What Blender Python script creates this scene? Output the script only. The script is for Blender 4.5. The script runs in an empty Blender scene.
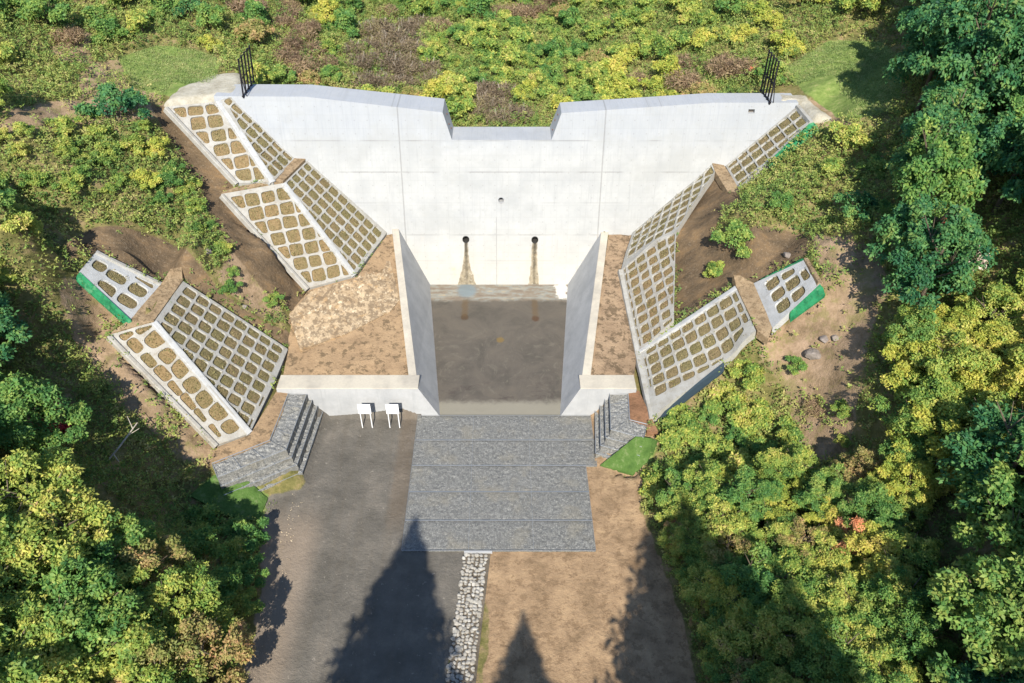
import bpy, bmesh, math, random
import numpy as np
from mathutils import Vector, noise
from mathutils.geometry import delaunay_2d_cdt
random.seed(7); rng = np.random.default_rng(7)
S = bpy.context.scene
COL = S.collection
R = math.radians

# ------------------------------------------------------------------ survey geometry
F = 720.0; TH = R(40); CH = 33.5; CX = 501.0; CY = 341.5
sT, cT = math.sin(TH), math.cos(TH)
def P(px, py, z):
    """ground point of known height z sighted at px,py"""
    u = (px-CX)/F; v = (py-CY)/F
    dx, dy, dz = u, cT - v*sT, -sT - v*cT
    t = (z-CH)/dz
    return (dx*t, dy*t, z)
def PL(*a): return [P(*p) for p in a]

# ------------------------------------------------------------------ object helpers
def tag(o, label=None, cat=None, group=None, kind=None):
    if label: o['label'] = label
    if cat: o['category'] = cat
    if group: o['group'] = group
    if kind: o['kind'] = kind
    return o
def empty(name, loc, label, cat, group=None):
    o = bpy.data.objects.new(name, None); COL.objects.link(o); o.location = loc
    o.empty_display_size = .3
    return tag(o, label, cat, group)
def mesh_obj(name, verts, faces, mat, parent=None, smooth=False):
    me = bpy.data.meshes.new(name)
    off = Vector(parent_loc(parent)) if parent else Vector((0,0,0))
    me.from_pydata([tuple(Vector(v)-off) for v in verts], [], faces)
    me.materials.append(mat)
    if smooth: me.shade_smooth()
    me.update()
    o = bpy.data.objects.new(name, me); COL.objects.link(o)
    if parent: o.parent = parent
    return o
def parent_loc(p):
    l = Vector((0,0,0))
    while p: l += Vector(p.location); p = p.parent
    return l
class MB:
    def __init__(s): s.v=[]; s.f=[]
    def add(s, vs, fs):
        n=len(s.v); s.v += [tuple(v) for v in vs]; s.f += [tuple(i+n for i in f) for f in fs]
    def prism(s, bottom, top):
        n=len(bottom)
        s.add(list(bottom)+list(top), [tuple(range(n))[::-1], tuple(range(n,2*n))]+[(i,(i+1)%n,(i+1)%n+n,i+n) for i in range(n)])
    def box(s, c, d):
        x,y,z=c; a,b,h=d[0]/2,d[1]/2,d[2]/2
        q=[(x-a,y-b),(x+a,y-b),(x+a,y+b),(x-a,y+b)]
        s.prism([(p[0],p[1],z-h) for p in q],[(p[0],p[1],z+h) for p in q])
    def bar(s, a, b, r, n=6, r2=None):
        a=Vector(a); b=Vector(b); d=(b-a).normalized(); u=d.orthogonal().normalized(); w=d.cross(u)
        r2 = r if r2 is None else r2
        s.prism([a+(u*math.cos(t)+w*math.sin(t))*r for t in [2*math.pi*k/n for k in range(n)]],
                [b+(u*math.cos(t)+w*math.sin(t))*r2 for t in [2*math.pi*k/n for k in range(n)]])
    def build(s, name, mat, parent=None, smooth=False): return mesh_obj(name, s.v, s.f, mat, parent, smooth)
def bevel(o, w=.03, seg=2):
    m=o.modifiers.new('edge','BEVEL'); m.width=w; m.segments=seg; m.limit_method='ANGLE'; m.angle_limit=R(40)
def recalc(o):
    bm=bmesh.new(); bm.from_mesh(o.data); bmesh.ops.recalc_face_normals(bm,faces=bm.faces); bm.to_mesh(o.data); bm.free()

# ------------------------------------------------------------------ material helpers
def lin(r,g,b):
    f=lambda c:(c/255/12.92 if c/255<=.04045 else ((c/255+.055)/1.055)**2.4)
    return (f(r),f(g),f(b),1)
class Mat:
    def __init__(s, name, rough=.85, spec=.3):
        s.m=bpy.data.materials.new(name); s.m.use_nodes=True
        s.t=s.m.node_tree; s.n=s.t.nodes; s.n.clear()
        s.out=s.n.new('ShaderNodeOutputMaterial'); s.b=s.n.new('ShaderNodeBsdfPrincipled')
        s.b.inputs['Roughness'].default_value=rough; s.b.inputs['Specular IOR Level'].default_value=spec
        s.lk(s.b.outputs[0], s.out.inputs[0])
        s._pos=None
    def lk(s,a,b): s.t.links.new(a,b)
    def sv(s,inp,v):
        if hasattr(v,'links') or hasattr(v,'is_output'): s.lk(v,inp)
        else: inp.default_value=v
    def pos(s):
        if s._pos is None:
            g=s.n.new('ShaderNodeNewGeometry'); s._pos=g.outputs['Position']; s.geo=g
        return s._pos
    def objco(s): 
        g=s.n.new('ShaderNodeTexCoord'); return g.outputs['Object']
    def mapv(s,vec,scale=(1,1,1),loc=(0,0,0),rot=(0,0,0)):
        m=s.n.new('ShaderNodeMapping'); m.inputs['Scale'].default_value=scale; m.inputs['Location'].default_value=loc; m.inputs['Rotation'].default_value=rot
        s.lk(vec,m.inputs[0]); return m.outputs[0]
    def noise(s,scale,detail=4,rough=.6,vec=None,dist=0):
        t=s.n.new('ShaderNodeTexNoise'); t.inputs['Scale'].default_value=scale; t.inputs['Detail'].default_value=min(detail,4)
        t.inputs['Roughness'].default_value=rough; t.inputs['Distortion'].default_value=dist
        s.lk(vec if vec is not None else s.pos(), t.inputs['Vector']); return t.outputs['Fac']
    def voro(s,scale,feature='F1',vec=None,out='Distance',rand=1):
        t=s.n.new('ShaderNodeTexVoronoi'); t.feature=feature; t.inputs['Scale'].default_value=scale; t.inputs['Randomness'].default_value=rand
        s.lk(vec if vec is not None else s.pos(), t.inputs['Vector']); return t.outputs[out]
    def math(s,op,a,b=0.0,c=None,clamp=False):
        m=s.n.new('ShaderNodeMath'); m.operation=op; m.use_clamp=clamp
        s.sv(m.inputs[0],a); s.sv(m.inputs[1],b)
        if c is not None: s.sv(m.inputs[2],c)
        return m.outputs[0]
    def ss(s,v,a,b):   # smoothstep to 0..1
        m=s.n.new('ShaderNodeMapRange'); m.interpolation_type='SMOOTHSTEP'
        s.sv(m.inputs[0],v); m.inputs[1].default_value=a; m.inputs[2].default_value=b; m.inputs[3].default_value=0; m.inputs[4].default_value=1
        return m.outputs[0]
    def mix(s,f,a,b,mode='MIX'):
        m=s.n.new('ShaderNodeMix'); m.data_type='RGBA'; m.blend_type=mode; m.clamp_factor=True
        s.sv(m.inputs[0],f); s.sv(m.inputs[6],a); s.sv(m.inputs[7],b); return m.outputs[2]
    def ramp(s,f,stops):
        r=s.n.new('ShaderNodeValToRGB'); e=r.color_ramp.elements
        while len(e)<len(stops): e.new(.5)
        for k,(p,c) in enumerate(stops): e[k].position=p; e[k].color=c
        s.lk(f,r.inputs[0]); return r.outputs[0]
    def xyz(s,vec=None):
        x=s.n.new('ShaderNodeSeparateXYZ'); s.lk(vec if vec is not None else s.pos(),x.inputs[0]); return x.outputs
    def attr(s,name,out='Color'):
        a=s.n.new('ShaderNodeAttribute'); a.attribute_name=name; return a.outputs[out]
    def col(s,c): s.sv(s.b.inputs['Base Color'],c); return s
    def bump(s,h,dist=.05,strength=1):
        b=s.n.new('ShaderNodeBump'); b.inputs['Distance'].default_value=dist; b.inputs['Strength'].default_value=strength
        s.lk(h,b.inputs['Height']); s.lk(b.outputs[0],s.b.inputs['Normal']); return s

# ------------------------------------------------------------------ materials
def concrete(name, base, dark, streak=True, kind='plain'):
    M=Mat(name,.85,.25); x,y,z=M.xyz()
    c=M.ramp(M.noise(.55,6,.65),[(.3,dark),(.62,base)])
    c=M.mix(M.math('MULTIPLY',M.ss(M.noise(7,5,.7),.35,.75),.25),c,dark)
    if streak:
        v=M.mapv(M.pos(),(3.2,.6,.16)); st=M.ss(M.noise(1.6,6,.7,v),.52,.74)
        c=M.mix(M.math('MULTIPLY',st,.45),c,lin(150,151,150))
    if kind=='dam':
        # pale, weathered band along the top of the wall, thin run-off streaks
        v2=M.mapv(M.pos(),(7,.5,.3)); st2=M.ss(M.noise(1.3,5,.7,v2),.5,.7)
        top=M.ss(z,9.5,12.4)
        c=M.mix(M.math('MULTIPLY',M.math('MULTIPLY',st2,top),.6),c,lin(150,153,156))
        c=M.mix(M.math('MULTIPLY',top,.45),c,lin(160,165,172))
        lo=M.math('MULTIPLY',M.math('SUBTRACT',1.0,M.ss(z,1.0,6.0)),.28)
        c=M.mix(lo,c,lin(208,196,172))
        def cell(v,k,o): return M.math('FLOOR',M.math('ADD',M.math('DIVIDE',v,k),o))
        wn=M.n.new('ShaderNodeTexWhiteNoise'); wn.noise_dimensions='2D'; cb=M.n.new('ShaderNodeCombineXYZ'); M.lk(cell(x,1.82,.37),cb.inputs[0]); M.lk(cell(z,.93,.1),cb.inputs[1]); M.lk(cb.outputs[0],wn.inputs['Vector'])
        c=M.mix(M.math('MULTIPLY',wn.outputs[0],.20),c,lin(158,159,156))
        def seam(v,k,o,w): return M.math('SUBTRACT',1.0,M.ss(M.math('ABSOLUTE',M.math('SUBTRACT',M.math('FRACT',M.math('ADD',M.math('DIVIDE',v,k),o)),.5)),.5-w-.0001,.5)) if False else M.ss(M.math('ABSOLUTE',M.math('SUBTRACT',M.math('FRACT',M.math('ADD',M.math('DIVIDE',v,k),o)),.5)),.5-w,.5)
        c=M.mix(M.math('MULTIPLY',M.math('MAXIMUM',seam(x,.91,.37,.035),seam(z,.93,.1,.03)),.16),c,lin(130,130,126))
        # tie-bolt plugs
        tx=M.math('SUBTRACT',M.math('FRACT',M.math('DIVIDE',x,.91)),.5); tz=M.math('SUBTRACT',M.math('FRACT',M.math('DIVIDE',z,.93)),.5)
        td_=M.math('SQRT',M.math('ADD',M.math('POWER',tx,2.0),M.math('POWER',tz,2.0)))
        c=M.mix(M.math('MULTIPLY',M.math('SUBTRACT',1.0,M.ss(td_,.03,.07)),.3),c,lin(120,118,112))
        bl_=M.ss(M.noise(.3,5,.7,M.mapv(M.pos(),(1,1,1.6),(2,0,4))),.48,.66); c=M.mix(M.math('MULTIPLY',bl_,.35),c,lin(160,160,155))
        # vertical expansion joints and horizontal lift joints
        def line(v,at,w): return M.math('SUBTRACT',1.0,M.ss(M.math('ABSOLUTE',M.math('SUBTRACT',v,at)),w*.4,w))
        xw=M.math('ADD',x,M.math('MULTIPLY',M.math('SUBTRACT',M.noise(4,2),.5),.05))
        j=M.math('MAXIMUM',line(xw,-7.35,.07),line(xw,7.45,.07))
        j=M.math('MULTIPLY',j,.36)
        for zz,st in ((2.0,.16),(4.1,.32),(6.6,.18),(8.9,.42),(11.15,.35)):
            j=M.math('MAXIMUM',j,M.math('MULTIPLY',M.math('MULTIPLY',line(z,zz,.06),st),M.ss(M.noise(.35,2),.38,.6)))
        j=M.math('MAXIMUM',j,M.math('MULTIPLY',M.math('MULTIPLY',line(x,-.35,.05),.3),M.ss(M.math('SUBTRACT',5.6,z),0,.2)))
        c=M.mix(j,c,lin(98,96,90))
        # damp rust brown stains under the two drain pipes
        for x0,w0,w1,seed in ((-2.72,.13,.75,0),(2.62,.20,.42,3.1)):
            dz=M.math('SUBTRACT',3.62,z)
            w=M.math('ADD',w0,M.math('MULTIPLY',M.math('POWER',M.math('MAXIMUM',M.math('DIVIDE',dz,3.6),0.0),2.2),w1-w0))
            nx=M.math('MULTIPLY',M.math('SUBTRACT',M.noise(2.6,4,vec=M.mapv(M.pos(),(2,1,.7),(seed,0,0))),.5),.34)
            d=M.math('SUBTRACT',M.math('ABSOLUTE',M.math('ADD',M.math('SUBTRACT',x,x0),nx)),w)
            m=M.math('MULTIPLY',M.math('SUBTRACT',1.0,M.ss(d,-.06,.05)),M.ss(dz,-.05,.05))
            m=M.math('MULTIPLY',m,M.math('ADD',.62,M.math('MULTIPLY',M.noise(5,4),.5)))
            sc=M.ramp(M.noise(3.5,5),[(.35,lin(84,76,60)),(.62,lin(142,131,108))])
            c=M.mix(m,c,sc)
            halo=M.math('MULTIPLY',M.math('MULTIPLY',M.math('SUBTRACT',1.0,M.ss(d,.0,.9)),M.ss(dz,0,1.5)),.14)
            c=M.mix(halo,c,lin(205,182,140))
            core=M.math('MULTIPLY',M.math('SUBTRACT',1.0,M.ss(M.math('ABSOLUTE',M.math('SUBTRACT',x,x0)),.04,.16)),M.ss(dz,-.05,.1))
            c=M.mix(M.math('MULTIPLY',core,M.math('SUBTRACT',.75,M.math('MULTIPLY',dz,.13))),c,lin(52,46,36))
            sp=M.math('MULTIPLY',M.ss(M.noise(9,2,vec=M.mapv(M.pos(),(1,1,1),(seed,3,1))),.66,.72),M.math('MULTIPLY',m,.7))
            c=M.mix(sp,c,lin(226,222,205))
        # faint rust patches low on the face
        rs=M.math('MULTIPLY',M.ss(M.noise(.8,5,.7,M.mapv(M.pos(),(1,1,.6),(7,0,0))),.60,.75),M.math('SUBTRACT',1.0,M.ss(z,1,5)))
        c=M.mix(M.math('MULTIPLY',rs,.5),c,lin(214,180,128))
    M.col(c); M.bump(M.noise(9,6,.7),.02,.5); return M.m
m_dam=concrete('dam_concrete',lin(181,181,177),lin(166,167,165),True,'dam')
m_conc=concrete('wall_concrete',lin(180,180,178),lin(158,159,158))
m_cope=concrete('coping_concrete',lin(196,187,168),lin(162,155,142),False)
def lattice_concrete(name,a,b,c2):
    M=Mat(name,.9,.2)
    c=M.ramp(M.noise(1.3,6,.7),[(.3,b),(.6,a)])
    c=M.mix(M.math('MULTIPLY',M.ss(M.noise(3.5,5,.7),.5,.72),.55),c,c2)
    c=M.mix(M.math('MULTIPLY',M.ss(M.noise(22,4,.7),.5,.8),.4),c,c2)
    M.col(c); M.bump(M.noise(14,5,.7),.03,.7); return M.m
m_latt=lattice_concrete('sprayed_mortar',lin(172,170,162),lin(154,150,139),lin(144,133,112))
m_latt2=lattice_concrete('sprayed_mortar_bright',lin(170,167,158),lin(150,145,134),lin(140,127,106))
m_ridge=lattice_concrete('ridge_mortar',lin(186,186,182),lin(168,168,164),lin(154,148,136))
def pocket_mat(name,a,b,c2):
    M=Mat(name,.95,.1)
    oi=M.n.new('ShaderNodeObjectInfo')
    c=M.ramp(M.noise(5,6,.75),[(.3,b),(.65,a)])
    g=M.math('ADD',M.noise(.5,3),M.math('MULTIPLY',oi.outputs['Random'],.25))
    c=M.mix(M.math('MULTIPLY',M.ss(g,.5,.8),.6),c,c2)
    c=M.mix(M.math('MULTIPLY',M.ss(M.noise(9,4,.8),.52,.62),.65),c,lin(78,70,44)); c=M.mix(M.math('MULTIPLY',M.ss(M.noise(13,4,.8,M.mapv(M.pos(),(1,1,1),(3,3,3))),.56,.64),.5),c,lin(176,158,116))
    M.col(c); M.bump(M.noise(20,5,.8),.06,1); return M.m
m_pock=pocket_mat('seeded_soil',lin(146,128,94),lin(120,106,76),lin(122,118,78))
m_pock2=pocket_mat('seeded_soil_dry',lin(156,132,96),lin(126,106,74),lin(122,112,78))
def soil_mat(name,a,b,dark,th=.55,dk=.6,scale=1.0,spk=True):
    M=Mat(name,.95,.12)
    c=M.ramp(M.noise(.7*scale,6,.7),[(.32,b),(.62,a)])
    d=M.math('MULTIPLY',M.ss(M.noise(1.9*scale,7,.78),th,th+.12),dk)
    c=M.mix(d,c,dark)
    if spk: c=M.mix(M.math('MULTIPLY',M.ss(M.noise(17,4,.8),.52,.7),.3),c,dark)
    M.col(c); M.bump(M.math('ADD',M.noise(4,6,.75),M.math('MULTIPLY',M.noise(22,3),.3)),.10,.8); return M.m
m_fill=soil_mat('backfill_soil',lin(170,143,110),lin(150,125,96),lin(98,84,64),.5,.75)
m_berm=soil_mat('berm_soil',lin(164,142,112),lin(142,120,92),lin(104,88,66),.48,.65,2)
def apron_mat():
    M=Mat('apron_wet_concrete',.55,.4); x,y,z=M.xyz()
    c=M.ramp(M.noise(.45,6,.7,dist=.6),[(.3,lin(78,73,64)),(.5,lin(92,85,75)),(.7,lin(100,92,80))])
    sw=M.ss(M.noise(.55,7,.75,M.mapv(M.pos(),(1,.8,1)),dist=3.2),.52,.66)
    c=M.mix(M.math('MULTIPLY',M.math('MULTIPLY',sw,M.math('SUBTRACT',1.0,M.ss(y,39,43))),.3),c,lin(126,120,104))
    dk=M.ss(M.noise(.8,6,.8,M.mapv(M.pos(),(.6,1.2,1),(4,0,0))),.52,.68)
    c=M.mix(M.math('MULTIPLY',M.math('MULTIPLY',dk,M.math('SUBTRACT',1.0,M.ss(y,34.5,37.5))),.6),c,lin(68,58,52))
    yn=M.math('ADD',y,M.math('MULTIPLY',M.math('SUBTRACT',M.noise(1.1,5,.7),.5),1.1))
    band=M.ss(yn,44.6,45.2)
    bc=M.ramp(M.noise(.9,5,.7,M.mapv(M.pos(),(.8,2.4,1))),[(.3,lin(112,98,86)),(.48,lin(140,128,110)),(.56,lin(144,146,138)),(.7,lin(178,158,124))])
    c=M.mix(M.math('MULTIPLY',band,.85),c,bc)
    edge=M.math('SUBTRACT',1.0,M.ss(yn,33.4,34.1)); c=M.mix(M.math('MULTIPLY',edge,.7),c,lin(152,146,128))
    for (x0,y0,r,cc) in ((-2.75,42.8,.33,lin(74,54,30)),(2.6,42.6,.33,lin(78,52,28)),(-.05,40.1,.3,lin(120,98,52)),(-2.7,46.2,.85,lin(116,130,134))):
        d=M.math('SQRT',M.math('ADD',M.math('POWER',M.math('SUBTRACT',x,x0),2.0),M.math('POWER',M.math('MULTIPLY',M.math('SUBTRACT',y,y0),.8),2.0)))
        d=M.math('ADD',d,M.math('MULTIPLY',M.math('SUBTRACT',M.noise(3,4),.5),.35))
        c=M.mix(M.math('MULTIPLY',M.math('SUBTRACT',1.0,M.ss(d,r*.6,r*1.15)),.8),c,cc)
    # white dried lime patch by the right foot of the wall
    d=M.math('ADD',M.math('ABSOLUTE',M.math('SUBTRACT',x,4.75)),M.math('MULTIPLY',M.math('SUBTRACT',M.noise(1.6,5),.5),1.2))
    m=M.math('MULTIPLY',M.math('SUBTRACT',1.0,M.ss(d,.3,.5)),M.ss(yn,45.0,45.2)); c=M.mix(M.math('MULTIPLY',m,.9),c,lin(214,208,196))
    # trails from the drains
    for x0 in (-2.75,2.6):
        m=M.math('MULTIPLY',M.math('SUBTRACT',1.0,M.ss(M.math('ADD',M.math('ABSOLUTE',M.math('SUBTRACT',x,x0)),M.math('MULTIPLY',M.math('SUBTRACT',M.noise(2.5,4),.5),.4)),.1,.35)),M.math('MULTIPLY',M.ss(y,42.6,43.2),M.math('SUBTRACT',1.0,M.ss(y,44.6,45.6))))
        c=M.mix(M.math('MULTIPLY',m,.6),c,lin(96,76,48))
    M.col(c); M.bump(M.noise(5,6,.7),.02,.6); return M.m
m_apron=apron_mat()
def stone_mat(name,a,b,c3):
    M=Mat(name,.8,.3)
    p=M.pos(); w=M.n.new('ShaderNodeTexVoronoi'); w.inputs['Scale'].default_value=11; M.lk(p,w.inputs[0])
    sep=M.n.new('ShaderNodeSeparateColor'); M.lk(w.outputs['Color'],sep.inputs[0])
    c=M.ramp(sep.outputs[0],[(0,b),(.55,a),(.93,c3)])
    e=M.ss(M.voro(11,'DISTANCE_TO_EDGE'),.0,.11)
    c=M.mix(M.math('MULTIPLY',M.math('SUBTRACT',1.0,e),.6),c,lin(66,72,78))
    c=M.mix(M.math('MULTIPLY',M.ss(M.noise(.6,4,.6),.5,.68),.35),c,lin(150,142,122))
    M.col(c); M.bump(M.math('MULTIPLY',e,M.math('ADD',.5,sep.outputs[1])),.04,.7); return M.m
m_gab=stone_mat('crushed_stone_in_mesh',lin(134,133,127),lin(118,117,112),lin(146,145,138))
m_gabtop=stone_mat('crushed_stone_steps',lin(150,149,143),lin(132,131,126),lin(164,162,154))
def simple(name,c,rough=.6,spec=.4,metal=0,n=.1,ns=4):
    M=Mat(name,rough,spec); M.b.inputs['Metallic'].default_value=metal
    d=tuple(k*.7 for k in c[:3])+(1,)
    M.col(M.mix(M.math('MULTIPLY',M.ss(M.noise(ns,5,.7),.4,.7),n*3),c,d)); return M.m
m_wire=simple('galvanised_wire',lin(176,180,182),.4,.5,.6)
m_white=simple('white_painted_steel',lin(238,238,236),.45,.4,0,.04)
m_black=simple('black_painted_steel',lin(34,32,38),.5,.4)
m_rust=simple('rusty_bolt',lin(120,80,60),.8)
m_pipe=simple('dark_pipe',lin(60,58,54),.8)
m_dark=simple('pipe_inside',lin(20,19,17),.95,.1)
def net_mat():
    M=Mat('green_netting',.8,.2); c=M.ramp(M.noise(2.5,5,.7),[(.35,lin(24,92,58)),(.6,lin(44,128,84))])
    c=M.mix(M.ss(M.noise(.9,4),.52,.6),c,lin(82,140,100)); c=M.mix(M.math('MULTIPLY',M.ss(M.noise(9,4),.55,.7),.5),c,lin(70,110,60))
    M.col(c); M.bump(M.noise(9,4),.04,.8); return M.m
m_net=net_mat()
def patchwork_mat():
    M=Mat('jute_and_straw_cover',.95,.1)
    c=M.ramp(M.noise(1.2,6,.7),[(.35,lin(158,134,104)),(.6,lin(190,168,136))])
    k=M.ss(M.noise(2.1,6,.75,M.mapv(M.pos(),(1.3,1,1),rot=(0,0,.6))),.46,.54)
    c=M.mix(M.math('MULTIPLY',k,.7),c,lin(116,100,80))
    k2=M.ss(M.noise(1.4,5,.7,M.mapv(M.pos(),(1,1,1),(5,2,0))),.55,.66); c=M.mix(M.math('MULTIPLY',k2,.35),c,lin(200,160,108))
    k3=M.ss(M.noise(2.6,6,.7,M.mapv(M.pos(),(1,1,1),(9,2,0))),.58,.66); c=M.mix(M.math('MULTIPLY',k3,.7),c,lin(226,208,176))
    M.col(c); M.bump(M.noise(5,6,.75),.08,.8); return M.m
m_jute=patchwork_mat()
def rock_mat(name,a,b):
    M=Mat(name,.85,.3); oi=M.n.new('ShaderNodeObjectInfo')
    c=M.ramp(M.noise(3,6,.7),[(.3,b),(.65,a)]); c=M.mix(M.math('MULTIPLY',oi.outputs['Random'],.4),c,lin(140,128,110))
    M.col(c); M.bump(M.noise(6,6,.7),.05,.8); return M.m
m_rip=rock_mat('pale_riprap',lin(186,182,172),lin(140,136,126))
m_rock=rock_mat('grey_boulder',lin(148,138,130),lin(112,104,98))
m_bark=rock_mat('bark',lin(98,84,68),lin(62,52,42))
m_dead=rock_mat('dead_branch',lin(214,204,188),lin(170,160,142))

# ------------------------------------------------------------------ terrain heights (surveyed triangle net)
T=[]
def tp(*pts): T.extend(pts)
def tpx(*pts):
    for p in pts: T.append(P(*p))
# stream bed and yard
tp((-11.0,32.3,0),(-11.3,26.6,0),(-13.4,25.7,.0),(-12.4,24.0,0),(-11.6,20,0),(-11,15.4,0),(-10.5,5,0),(-9,-30,-1),(-9,-80,-2),
   (0,32.3,0),(0,20,0),(0,5,0),(0,-30,-1),(5.8,32.3,0),(5.55,28.4,0),(6.5,28.2,0),(7.3,26.5,.1),(8.0,24,0),(8.7,20,0),(8.9,15.4,0),(9.2,5,0),(9,-30,-1),(9,-80,-2))
# under the apron and its walls
tp((-5.1,47,-.7),(5,47,-.7),(-3.6,33,-.7),(3.5,33,-.7),(-8.25,47.3,4.1),(-5.6,33.3,1.9),(8.15,47.3,3.9),(5.35,33.3,1.9),(0,40,-.7))
# behind the front walls, and under the stepped gabions
tp((-14.0,33.2,1.9),(-12.3,33.2,1.9),(-12.3,32.3,1.5),(-13.6,32.3,1.9),(8.3,33.2,1.9),(6.8,33.2,1.9),(6.9,32.3,1.5),(8.0,32.3,1.9),
   (-13.65,28.5,1.9),(-16.3,26.8,1.9),(-15.4,24.6,0.1),(8.0,30.2,1.9),(8.7,29.5,1.9),(7.6,28.3,.2),(7.9,29,1.0))
# backfill under its cover
tpx((288,315,3.4),(392,300,2.9),(330,340,2.7),(380,265,3.7),(607,300,2.9),(632,300,2.7))
tp((-8.9,47.0,3.9),(9.2,47.0,3.7))
# left lattices (terrain lies 0.35 below the mortar)
d=-.35
tpx((183,281,7.5+d),(288,349,2.4+d),(277,376,2.3+d),(250,433,2.1+d),(154,322,7.5+d),(217,445,2.2+d),(108,335,7.2+d))
tpx((95,253,10+d),(79,272,10+d),(161,285,7.6+d),(130,320,7.6+d))
tpx((284,183,9.6+d),(221,194,9.5+d),(355,275,3.9+d),(308,288,3.7+d),(218,101,14+d),(165,107,14+d),(273,182,9.8+d),(237,183,9.8+d))
tp((-14.2,48.9,9.4),(-8.78,47.9,4.0),(-18.9,49.8,13.8),(-15.0,48.9,9.5))
# left natural ground
tpx((100,343,6.2),(212,455,1.7),(90,352,6.6),(203,470,1.4),(120,326,6.6),(70,276,9.2),(82,243,10.0),(60,240,11.4),(75,228,12),(120,226,11.8),
    (125,256,9.3),(165,274,7.6),(188,250,9.3),(212,275,7.3),(225,300,5.7),(252,330,4.2),(285,325,3.4),(298,293,3.5),(262,262,6.4),(215,190,9.2),(226,215,8.2),(200,205,9.3),
    (163,112,13.2),(152,108,13.9),(185,150,11.3),(150,160,12.0),(120,190,11.6),(60,180,13.2),(60,110,15),(0,120,16),(0,200,15.2),(130,70,14.6),(215,62,14.4),(232,72,14.2),(190,90,14.2))
tp((-17.3,26.9,1.8),(-17.5,24,1.0),(-15.2,23,.4),(-20,27,3.8),(-22.5,27.5,5.2),(-26,29,7.8),(-30,30,10.5),(-40,30,18),(-30,38,14.5),(-40,45,19),
   (-13.4,20,1.4),(-16,20,3),(-20,20,5),(-26,20,8.5),(-40,20,18),(-13.4,12,1.6),(-18,10,4.5),(-30,8,12),(-60,0,30),(-60,40,32),(-60,80,36),(-15,-10,3),(-30,-20,14),(-60,-60,30))
# right lattices
tpx((621,270,3.8+d),(632,236,4.2+d),(638,352,2.4+d),(653,418,2.1+d),(715,172,9.3+d),(675,232,7.1+d),(674,320,4.8+d),(736,287,7.3+d),(756,331,7.1+d),(724,360,5.0+d),
    (753,283,7.5+d),(772,328,7.3+d),(805,259,10+d),(820,283,10+d),(811,121,13.5+d),(739,189,9.4+d))
tp((10.08,47.9,4.0),(15.5,48.9,9.2),(16.5,48.9,9.1),(20.9,49.7,13.3))
# right hollow and natural ground
tpx((700,230,7.4),(690,300,5.0),(728,270,6.9),(775,255,8.7),(722,188,8.8),(795,248,9.8),(812,240,11.0),(780,224,10.9),(755,226,10.2),(738,200,9.8),(750,208,10.3),
    (840,122,13.8),(830,128,13.0),(800,150,12.0),(775,178,10.8),(750,198,10.0),(860,180,12.3),(850,240,11.5),(833,268,10.2),(828,292,9.3),(780,338,6.2),(730,372,4.2),(662,424,1.1),
    (700,410,2.2),(790,380,5.2),(830,350,7.2),(870,300,9.8),(800,450,2.8),(840,450,4.2),(760,430,2.4),(705,470,1.2),(880,400,7.6),(820,86,14.6),(770,80,14),(860,90,15),
    (900,50,16),(900,200,13),(880,250,11.5))
tp((10,26,.6),(9.6,20,.5),(12,20,1.8),(16,20,4),(22,20,8),(30,20,14),(45,20,24),(9.9,12,.5),(14,10,3),(24,26,9.5),(25,34,12.5),(27,42,15),(34,50,20),(30,60,19),(45,45,27),(60,20,32),(60,60,34),
   (12,-10,1),(20,-20,7),(35,-30,18),(60,-60,32),(24,5,8.5))
# upstream of the dam
tp((-22,54,14.2),(-14,53.5,10.5),(-5,53.5,9.3),(0,53.5,9.3),(5,53.5,9.3),(12,53.5,10.5),(21,53.5,14),(-22,60,14.8),(-10,60,10.5),(0,62,9.6),(10,60,10.5),(22,60,14.8),
   (-24,75,18),(-8,75,12),(4,75,12),(24,75,18),(-40,70,24),(45,70,28),(0,100,19),(-30,100,28),(30,100,28),(0,140,34),(-60,140,44),(60,140,44),(0,200,60),(-150,200,70),(150,200,70),
   (-23.5,50,14.1),(23,50,13.7),(-150,-100,60),(150,-100,60),(-150,60,70),(150,60,70),(0,-100,-2))
# drop near duplicates, triangulate
pts=[]
for p in T:
    if all((p[0]-q[0])**2+(p[1]-q[1])**2>.12 for q in pts): pts.append(p)
dv=delaunay_2d_cdt([Vector((p[0],p[1])) for p in pts],[],[],0,1e-4)
V2=[(v.x,v.y) for v in dv[0]]; Z2=[pts[o[0]][2] for o in dv[3]]
xs=np.concatenate([np.arange(-148,-36,7.),np.arange(-36,36.01,.24),np.arange(43,150,7.)])
ys=np.concatenate([np.arange(-98,9,4.),np.arange(10,58,.24),np.arange(58,112,.8),np.arange(115,199,7.)])
GX,GY=np.meshgrid(xs,ys); GZ=np.zeros_like(GX)
for f in dv[2]:
    a,b,c=[V2[i] for i in f]; za,zb,zc=[Z2[i] for i in f]
    i0,i1=np.searchsorted(xs,[min(a[0],b[0],c[0])-1e-6,max(a[0],b[0],c[0])+1e-6]); j0,j1=np.searchsorted(ys,[min(a[1],b[1],c[1])-1e-6,max(a[1],b[1],c[1])+1e-6])
    if i0==i1 or j0==j1: continue
    X=GX[j0:j1,i0:i1]; Y=GY[j0:j1,i0:i1]
    D=(b[0]-a[0])*(c[1]-a[1])-(c[0]-a[0])*(b[1]-a[1])
    if abs(D)<1e-9: continue
    u=((X-a[0])*(c[1]-a[1])-(c[0]-a[0])*(Y-a[1]))/D; w=((b[0]-a[0])*(Y-a[1])-(X-a[0])*(b[1]-a[1]))/D
    m=(u>=-1e-6)&(w>=-1e-6)&(u+w<=1+1e-6)
    Zt=za+u*(zb-za)+w*(zc-za); sub=GZ[j0:j1,i0:i1]; sub[m]=Zt[m]
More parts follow.
